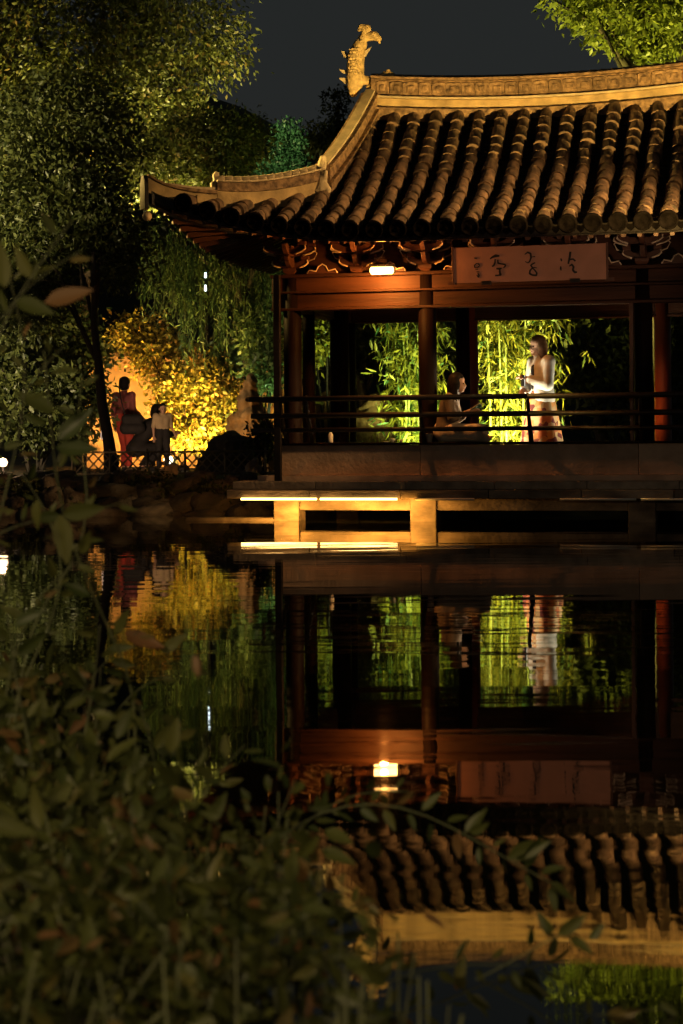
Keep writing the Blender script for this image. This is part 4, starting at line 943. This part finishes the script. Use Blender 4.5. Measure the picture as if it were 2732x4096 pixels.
tree('dark_tree', 'dark tree seen through the right bay of the pavilion', base(2420, 36), [lobe(2350, 1350, 36, 1.2, .9, 1.3), lobe(2600, 1500, 36, 1.2, .9, 1.5), lobe(2800, 1150, 36, 1.4, 1.0, 1.6)], LM['dark'], 800, 14, .17, .16, .12, limbs=7)
tree('back_tree', 'dark tree behind the bamboo seen through the left bay', base(1500, 37), [lobe(1400, 1300, 37, 1.1, .8, 1.2), lobe(1800, 1250, 37, 1.3, .8, 1.4), lobe(1150, 1250, 37, .8, .7, 1.1)], LM['dark'], 700, 14, .17, .15, .12, limbs=7)
# willow
def willow():
    b = Vector(base(1010, 34.2)); root = empty('willow_tree', b); tag(root, 'drooping green willow between the trees and the pavilion', 'tree')
    P, D = [], []; st = MB()
    for i in range(330):
        px = rng.uniform(560, 1120); top = W(px, rng.uniform(830, 1080), 34.2 + rng.uniform(-.9, .9)); ln = rng.uniform(.5, 1.75) * (1.15 if px > 700 else .7)
        n = int(ln * 26); t = np.linspace(0, 1, n)[:, None]; sway = rng.normal(size=2) * .10
        q = np.array(top)[None] + np.concatenate([sway[0]*t**2, sway[1]*t**2, -ln*t], 1) + rng.normal(size=(n, 3)) * .015
        P.append(q); d = rng.normal(size=(n, 3)) * .35; d[:, 2] -= .8; D.append(d)
        if i % 6 == 0: st.tube([Vector(q[0]) - b, Vector(q[n//2]) - b, Vector(q[-1]) - b], .006, 4)
    P = np.concatenate(P) - np.array(b); leaves('crown', P, np.concatenate(D), .115, .026, LM['willow'], root)
    o = st.build('hanging_twigs', M['stem'], root); o['kind'] = 'stuff'
    top = W(960, 900, 34.2) - b; MB().tube([(0,0,-.1), (.05,.02,1.0), tuple(top*.6), tuple(top)], [.17,.13,.10,.06], 9).build('trunk', M['bark'], root, True)
    for px in (640, 760, 860, 1080): MB().tube([top*.7, (W(px, 840, 34.2) - b)*.97, W(px, 900, 34.2) - b], [.06,.04,.015], 6).build('limb', M['bark'], root, True)
willow()
def shrub(name, label, base_, lobes, lm, nclump, per, cr, size, width=.5, stems=7, droop=.1, group=None):
    b = Vector(base_); root = empty(name, b); tag(root, label, 'shrub', group); P, D = cloud(lobes, nclump, per, cr, .3)
    d = unit(D)*.5 + rng.normal(size=D.shape)*.7; d[:, 2] -= droop; o = leaves('foliage', P - np.array(b), d, size, size*width, lm, root)
    for i in range(stems):
        l = lobes[i % len(lobes)]; e = Vector(l[0]) + Vector(np.array(l[1])*rng.uniform(-.6, .6, 3)) - b; mid = e*.5 + Vector((random.uniform(-.1,.1), random.uniform(-.1,.1), .1))
        MB().tube([(random.uniform(-.1,.1), random.uniform(-.1,.1), -.05), mid, e], [.03,.02,.007], 6).build('stem', M['bark'], root, True)
    return root
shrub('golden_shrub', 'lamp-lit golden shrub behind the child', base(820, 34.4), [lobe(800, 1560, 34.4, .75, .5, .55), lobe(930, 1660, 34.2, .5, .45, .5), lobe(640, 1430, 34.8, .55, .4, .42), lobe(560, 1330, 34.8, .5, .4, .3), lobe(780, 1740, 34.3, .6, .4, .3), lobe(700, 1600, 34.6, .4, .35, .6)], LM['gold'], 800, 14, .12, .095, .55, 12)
shrub('dark_shrub', 'dark leafy shrub at the foot of the left trees', base(150, 31), [lobe(120, 1650, 31, .9, .5, .6), lobe(-60, 1500, 31.5, .8, .5, .7), lobe(300, 1560, 31.3, .5, .5, .5)], LM['dark'], 420, 13, .13, .12)
shrub('brown_shrub', 'brownish shrub left of the leaning trunk', base(330, 33), [lobe(300, 1420, 33, .6, .5, .45), lobe(200, 1300, 33, .7, .5, .45), lobe(360, 1640, 32.5, .3, .4, .5)], LM['olive'], 330, 13, .12, .11)
shrub('green_shrub', 'green-lit shrub between the golden shrub and the pavilion', base(1040, 33.6), [lobe(1040, 1330, 34, .35, .4, .55), lobe(1060, 1480, 33.6, .28, .35, .4), lobe(940, 1440, 34.8, .45, .35, .3)], LM['willow'], 260, 13, .10, .12)
for k, (px, py, Y, lb) in enumerate(((90, 1945, 26.6, 'trailing plant on the bank stones at the left frame edge'), (250, 1990, 26.4, 'trailing plant on the bank stones left of the leaning trunk'), (600, 1930, 26.7, 'trailing plant on the bank stones below the visitors'), (850, 1960, 26.6, 'trailing plant on the bank stones below the boulder'))):
    shrub('bank_plant', lb, (W(px, py, Y).x, Y + .1, .3), [lobe(px, py, Y, .34, .2, .13), lobe(px + 60, py + 40, Y - .12, .2, .15, .12)], LM['dark'], 46, 12, .07, .075, stems=4, droop=.5, group='plants on the bank stones')
shrub('low_shrub', 'low dark shrub below the railing end beside the boulder', base(1040, 29.6), [lobe(1045, 1760, 29.6, .18, .25, .32)], LM['dark'], 60, 13, .08, .08, stems=4)
def bamboo(label, cx, Y, n, spread, hz, lean):
    b = Vector(base(cx, Y)); root = empty('bamboo_clump', b); tag(root, label, 'bamboo', 'bamboo behind the pavilion'); P, D = [], []
    for i in range(n):
        x0 = random.uniform(-1, 1)*spread; y0 = random.uniform(-.3, .5); hh = hz*random.uniform(.8, 1.1); lx = lean*random.uniform(.5, 1.4) + x0*.35; ly = -random.uniform(0, .5)
        pts = [Vector((x0 + lx*t*t, y0 + ly*t*t, hh*(t - .12*t**4))) for t in np.linspace(0, 1, 9)]
        MB().tube(pts, [.024 - .017*k/8 for k in range(9)], 7).build('culm', M['bamboo'], root, True)
        for k in range(38):
            t = random.uniform(.12, 1); j = t*8; a = pts[int(min(j, 7))].lerp(pts[int(min(j, 7))+1], j - int(min(j, 7)))
            c = np.array(a) + rng.normal(size=3)*np.array([.20,.22,.13]); m = random.randint(4, 8)
            P.append(c + rng.normal(size=(m, 3))*.045); d = rng.normal(size=(m, 3))*.55 + rng.normal(size=3)*.3; d[:, 2] -= .75; D.append(d)
    leaves('foliage', np.concatenate(P), np.concatenate(D), .19, .036, LM['bamboo'], root, fold=.4)
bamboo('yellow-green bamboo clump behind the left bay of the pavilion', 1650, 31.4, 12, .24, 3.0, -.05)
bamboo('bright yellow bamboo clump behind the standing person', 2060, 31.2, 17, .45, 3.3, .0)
shrub('bay_shrub', 'bright yellow-green shrub seen between the left columns', base(1310, 31.5), [lobe(1290, 1330, 31.5, .22, .3, .42), lobe(1215, 1400, 32, .3, .3, .4)], LM['bamboo'], 110, 13, .09, .12)
b0 = W(1420, 1640, 32); lump('garden_rock', 'brown garden rock seen through the left bay', b0, [((-.5,0,-.6),(.5,0,-.6),.4,.4),((-.45,0,-.2),(-.35,0,.1),.35,.25),((.25,0,-.2),(.4,0,.05),.3,.22)], 'goldrock', 'rock', .04, .12)
# ------------------------------------------------------------------ near bank: leafy sprays in front of the water
def leaf_mesh(seed):
    r = np.random.default_rng(seed); b = MB(); n = 6; rows = []; cu = r.uniform(-.25, .3); tw = r.uniform(-.4, .4)
    for i in range(n + 1):
        t = i/n; w = .22*math.sin(math.pi*min(1, t**.8*.98 + .02))**.8*(1 - .25*t) if 0 < i < n else .012
        y = t; z = cu*t*t; a = tw*t
        rows.append([Vector((s*w*math.cos(a), y, z + abs(s)*w*.28 + s*w*math.sin(a))) for s in (-1, -.5, 0, .5, 1)])
    b.loft(rows, caps=False, closed=False); me = bpy.data.meshes.new('leaf'); me.from_pydata(b.v, [], b.f); me.materials.append(M_near); me.polygons.foreach_set('use_smooth', [True]*len(me.polygons)); return me
M_near = LM['nearobj']; LMs = [leaf_mesh(i) for i in range(7)]
def leaf_matrix(p, d, size, roll):
    y = Vector(d).normalized(); x = y.cross(Vector((.1, -.9, .35))).normalized(); z = x.cross(y)
    m = Matrix((x, y, z)).transposed().to_4x4() @ Matrix.Rotation(roll, 4, 'Y') @ Matrix.Scale(size, 4); m.translation = p; return m
def spray(label, path, size, n, extra=(), r=.006, twigs=0, ground=True):
    """path of photo pixels with distances, read as a stem in the near bank shrubbery"""
    pts = [W(*q) for q in path]; b = pts[0].copy(); gzz = float(ground_h(np.array(b.x), np.array(b.y)))
    root = empty('leafy_branch', b); tag(root, label, 'branch', 'leafy branches on the near bank')
    loc = [p - b for p in pts]
    if ground and b.z > gzz: loc = [Vector((-.1, .0, gzz - b.z - .03)), Vector((-.04, 0, (gzz - b.z)*.4))] + loc
    S = [0]
    for i in range(len(loc)-1): S.append(S[-1] + (loc[i+1]-loc[i]).length)
    at = lambda s: Vector([float(np.interp(s, S, [p[k] for p in loc])) for k in range(3)])
    k = 26; cv = [at(S[-1]*i/k) for i in range(k+1)]
    for _ in range(3): cv = [cv[0]] + [(cv[i-1] + cv[i]*2 + cv[i+1])/4 for i in range(1, k)] + [cv[-1]]
    MB().tube(cv, [r*(1 - .75*i/k) for i in range(k+1)], 6).build('stem', M['stem'], root, True)
    start = .08
    for i in range(n):
        t = start + (1 - start)*(i + .5)/n; j = t*k; a = cv[int(min(j, k-1))].lerp(cv[int(min(j, k-1))+1], j - int(min(j, k-1)))
        d = (cv[min(int(j)+1, k)] - cv[max(int(j)-1, 0)]).normalized(); sd = d.cross(Vector((0, -1, 0))).normalized()*(1 if i % 2 else -1)
        dr = d*random.uniform(.2, .9) + sd*random.uniform(.5, 1.0) + Vector((0, random.uniform(-.6, .5), random.uniform(-.35, .25)))
        inst('leaf', random.choice(LMs), root, leaf_matrix(a + dr.normalized()*.012, dr, size*random.uniform(.65, 1.2), random.uniform(-.9, .9)))
    for (x0, y0, x1, y1, Y) in extra:
        p, q = W(x0, y0, Y) - b, W(x1, y1, Y) - b; inst('leaf', random.choice(LMs), root, leaf_matrix(p, q - p, (q - p).length, random.uniform(-.5, .5)))
    return root
spray('tall green stem with paired leaves rising at the left frame edge', [(560, 2760, 5.0), (400, 2450, 4.9), (300, 2200, 4.8), (235, 2060, 4.8), (215, 1800, 4.7), (190, 1560, 4.7), (175, 1400, 4.7)], .075, 16, [(240,2060,270,2260,4.7),(230,1760,380,1640,4.7),(225,1790,400,1800,4.7),(220,1650,60,1560,4.7),(150,2000,140,2120,4.7),(250,2060,420,2030,4.75)], .0065)
spray('blurred leafy twig hanging in at the upper left frame edge', [(-80, 1700, 4.2), (-30, 1350, 4.2), (60, 1200, 4.2), (160, 1050, 4.2), (290, 880, 4.2)], .055, 15, [(180,1210,375,1165,4.2),(60,1200,220,1260,4.2),(20,1150,0,960,4.2),(120,1110,60,980,4.2)], .006)
spray('curled leaf twig crossing the golden reflection', [(300, 2800, 5.2), (420, 2640, 5.2), (510, 2560, 5.2), (560, 2520, 5.2)], .06, 4, [(500,2530,650,2610,5.2),(650,2610,745,2530,5.2),(430,2600,540,2590,5.2)], .004)
spray('thin twig with narrow leaves below the golden reflection', [(380, 2980, 5.4), (520, 2760, 5.4), (650, 2700, 5.4), (760, 2670, 5.4)], .055, 6, [(760,2670,840,2700,5.4)], .004)
spray('arching spray of leaves reaching right over the dark water', [(900, 3560, 4.6), (1150, 3300, 4.6), (1420, 3190, 4.55), (1650, 3220, 4.5), (1850, 3330, 4.5), (2050, 3450, 4.45), (2220, 3540, 4.4)], .052, 52, [(1860,3330,1960,3240,4.5),(2030,3430,2200,3360,4.45),(2100,3470,2150,3330,4.45),(2200,3530,2300,3610,4.4)], .006)
spray('leaf spray in front of the reflected lamp', [(980, 3500, 4.9), (1180, 3330, 4.9), (1330, 3200, 4.9), (1500, 3150, 4.9), (1660, 3170, 4.9)], .05, 34, (), .005)
spray('low branch with dark oval leaves over the ridge reflection', [(1300, 4060, 4.0), (1700, 4010, 3.95), (2000, 3880, 3.95), (2180, 3760, 3.95), (2330, 3700, 3.9)], .055, 14, [(2210,3740,2150,3650,3.95),(2230,3740,2350,3660,3.9),(2360,3760,2420,3690,3.9)], .005)
spray('few dark leaves at the bottom right corner', [(1900, 4160, 3.7), (2150, 4090, 3.7), (2400, 4060, 3.7), (2700, 4030, 3.7)], .05, 5, [(2360,4060,2340,3990,3.7),(2420,4070,2560,4040,3.7),(2640,4010,2710,4060,3.7)], .004)
spray('upright twig with olive leaves in the lower left', [(150, 3700, 4.4), (170, 3300, 4.4), (120, 3000, 4.4), (60, 2700, 4.4), (40, 2480, 4.4)], .07, 18, (), .007)
spray('twig with pale brown leaves left of the lamp reflection', [(620, 3450, 4.8), (640, 3150, 4.8), (600, 2950, 4.8), (560, 2820, 4.8)], .07, 13, [(600,2930,520,2850,4.8)], .006)
spray('spray of narrow leaves at the bottom centre', [(800, 4000, 4.0), (1050, 3800, 4.0), (1300, 3680, 4.0), (1480, 3600, 4.0)], .05, 30, [(1270,3640,1400,3680,4.0)], .006)
spray('leafy twig along the bottom edge below the arching spray', [(1250, 4150, 3.7), (1450, 3960, 3.7), (1650, 3880, 3.7), (1850, 3850, 3.7), (2080, 3860, 3.7)], .045, 30, (), .005)
for path, n, lb in (([(250, 3350, 4.6), (330, 3000, 4.7), (380, 2700, 4.8), (400, 2500, 4.8)], 13, 'bare-tipped twig crossing the left reflections'),
                    ([(0, 2900, 4.6), (60, 2600, 4.6), (150, 2380, 4.6), (330, 2230, 4.6)], 14, 'twig bending right over the left waterline'),
                    ([(500, 3600, 4.2), (700, 3300, 4.3), (860, 3100, 4.4), (980, 2980, 4.4)], 16, 'slanting twig left of the pavilion reflection'),
                    ([(800, 3700, 4.0), (1000, 3480, 4.1), (1120, 3280, 4.2), (1180, 3120, 4.2)], 15, 'twig rising beside the reflected corner post'),
                    ([(100, 4000, 3.2), (300, 3700, 3.3), (420, 3450, 3.4), (620, 3250, 3.5)], 18, 'long twig across the dark lower left shrub'),
                    ([(700, 4150, 3.1), (900, 3900, 3.2), (1080, 3700, 3.3), (1330, 3560, 3.4)], 18, 'long twig across the dark shrub at bottom centre')):
    spray(lb, path, .052, n, (), .005)
for path, n, sz, lb in (([(-60, 2300, 4.6), (40, 1900, 4.6), (110, 1600, 4.6), (90, 1300, 4.6), (30, 1080, 4.6)], 20, .042, 'slender sprig climbing the left frame edge past the bollard lamp'),
                    ([(120, 2500, 5.0), (330, 2200, 5.0), (360, 1950, 5.0), (300, 1720, 5.0), (330, 1500, 5.0)], 18, .042, 'slender sprig in front of the leaning trunk'),
                    ([(-100, 1400, 4.3), (60, 1180, 4.3), (200, 1060, 4.3), (330, 1000, 4.3)], 16, .042, 'drooping sprig of small leaves below the roof corner'),
                    ([(-80, 2150, 4.8), (120, 2080, 4.8), (330, 2060, 4.8), (520, 2000, 4.8)], 14, .045, 'sprig lying across the far waterline at left'),
                    ([(60, 2800, 5.0), (200, 2500, 5.0), (260, 2300, 5.0), (200, 2060, 5.0), (90, 1900, 5.0)], 18, .045, 'curving sprig over the left reflections'),
                    ([(-60, 1950, 4.5), (20, 1700, 4.5), (130, 1500, 4.5), (260, 1380, 4.5)], 15, .042, 'thin sprig in front of the bank shrubs')):
    spray(lb, path, sz, n, (), .0045)
def near_mass(label, cells, n, size):
    root = empty('near_shrub', Vector((0, 0, 0))); P, D = [], []
    ce = [W(*c[:3]) for c in cells]; b = sum(ce, Vector())/len(ce); b.z = float(ground_h(np.array(b.x), np.array(b.y))); root.location = b; tag(root, label, 'shrub', 'dark shrubs on the near bank')
    for c, p in zip(cells, ce):
        r = c[3]
        for q_ in range(2):
            e1 = p - b + Vector((random.uniform(-1, 1), random.uniform(-.8, .8), random.uniform(.2, 1.0)))*r*.8
            MB().tube([(e1.x*.5, e1.y*.6, -.05), (e1.x*.8 + random.uniform(-.04, .04), e1.y*.85, e1.z*.55), tuple(e1)], [.006,.0045,.002], 5).build('stem', M['stem'], root, True); k = int(n*r*r); q = np.array(p) + rng.normal(size=(k, 3))*np.array([r, r*.8, r*.8])*.55; P.append(q)
        d = rng.normal(size=(k, 3)); d[:, 2] += .1; D.append(d)
        e = p - b; MB().tube([(e.x*.4, e.y*.4, -.05), (e.x*.7, e.y*.8, e.z*.6), tuple(e)], [.009,.007,.003], 6).build('stem', M['stem'], root, True)
    V, T = [], []; P = np.concatenate(P) - np.array(b); D = np.concatenate(D); o = 0
    proto = [np.array([v.co[:] for v in m.vertices]) for m in LMs]; pf = np.array([list(p.vertices) for p in LMs[0].polygons])
    for p, d in zip(P, D):
        m = np.array(leaf_matrix(Vector(p), Vector(d), size*random.choice((.45, .7, .9, 1.1, 1.5))*random.uniform(.85, 1.15), random.uniform(-1.2, 1.2)))
        vv = random.choice(proto); V.append(vv @ m[:3, :3].T + m[:3, 3]); T.append(pf + o); o += len(vv)
    f = np_mesh('foliage', np.concatenate(V), np.concatenate(T), LM['near'], root, True); f['kind'] = 'stuff'
near_mass('dark shrub filling the bottom left corner', [(100, 3900, 3.2, .24), (450, 3950, 3.1, .22), (250, 3600, 3.6, .24), (0, 3500, 3.8, .24), (650, 4050, 3.0, .2), (300, 4150, 2.9, .2), (560, 3700, 3.5, .2), (40, 4120, 2.9, .2)], 3200, .046)
near_mass('dark shrub at the left edge below the golden reflection', [(60, 3150, 4.5, .28), (320, 3250, 4.4, .26), (150, 2920, 5.2, .24), (420, 3060, 5.0, .2), (0, 2750, 5.6, .18), (500, 3350, 4.2, .22), (250, 3400, 4.0, .24)], 2100, .052)
near_mass('dark shrub left of the lamp reflection', [(640, 3450, 4.0, .24), (850, 3480, 4.0, .2), (700, 3250, 4.5, .18), (950, 3330, 4.4, .12), (560, 3150, 4.8, .15), (1080, 3500, 4.0, .14), (1180, 3560, 4.0, .10)], 2200, .05)
near_mass('dark shrub at the bottom centre', [(900, 3800, 3.4, .22), (1120, 3720, 3.5, .18), (1100, 3950, 3.2, .18), (1350, 4020, 3.1, .14), (1300, 3800, 3.4, .11), (1600, 4060, 3.1, .10), (850, 4080, 3.0, .18), (1560, 3960, 3.3, .09), (1850, 4060, 3.1, .07), (1450, 3900, 3.3, .09)], 2800, .045)
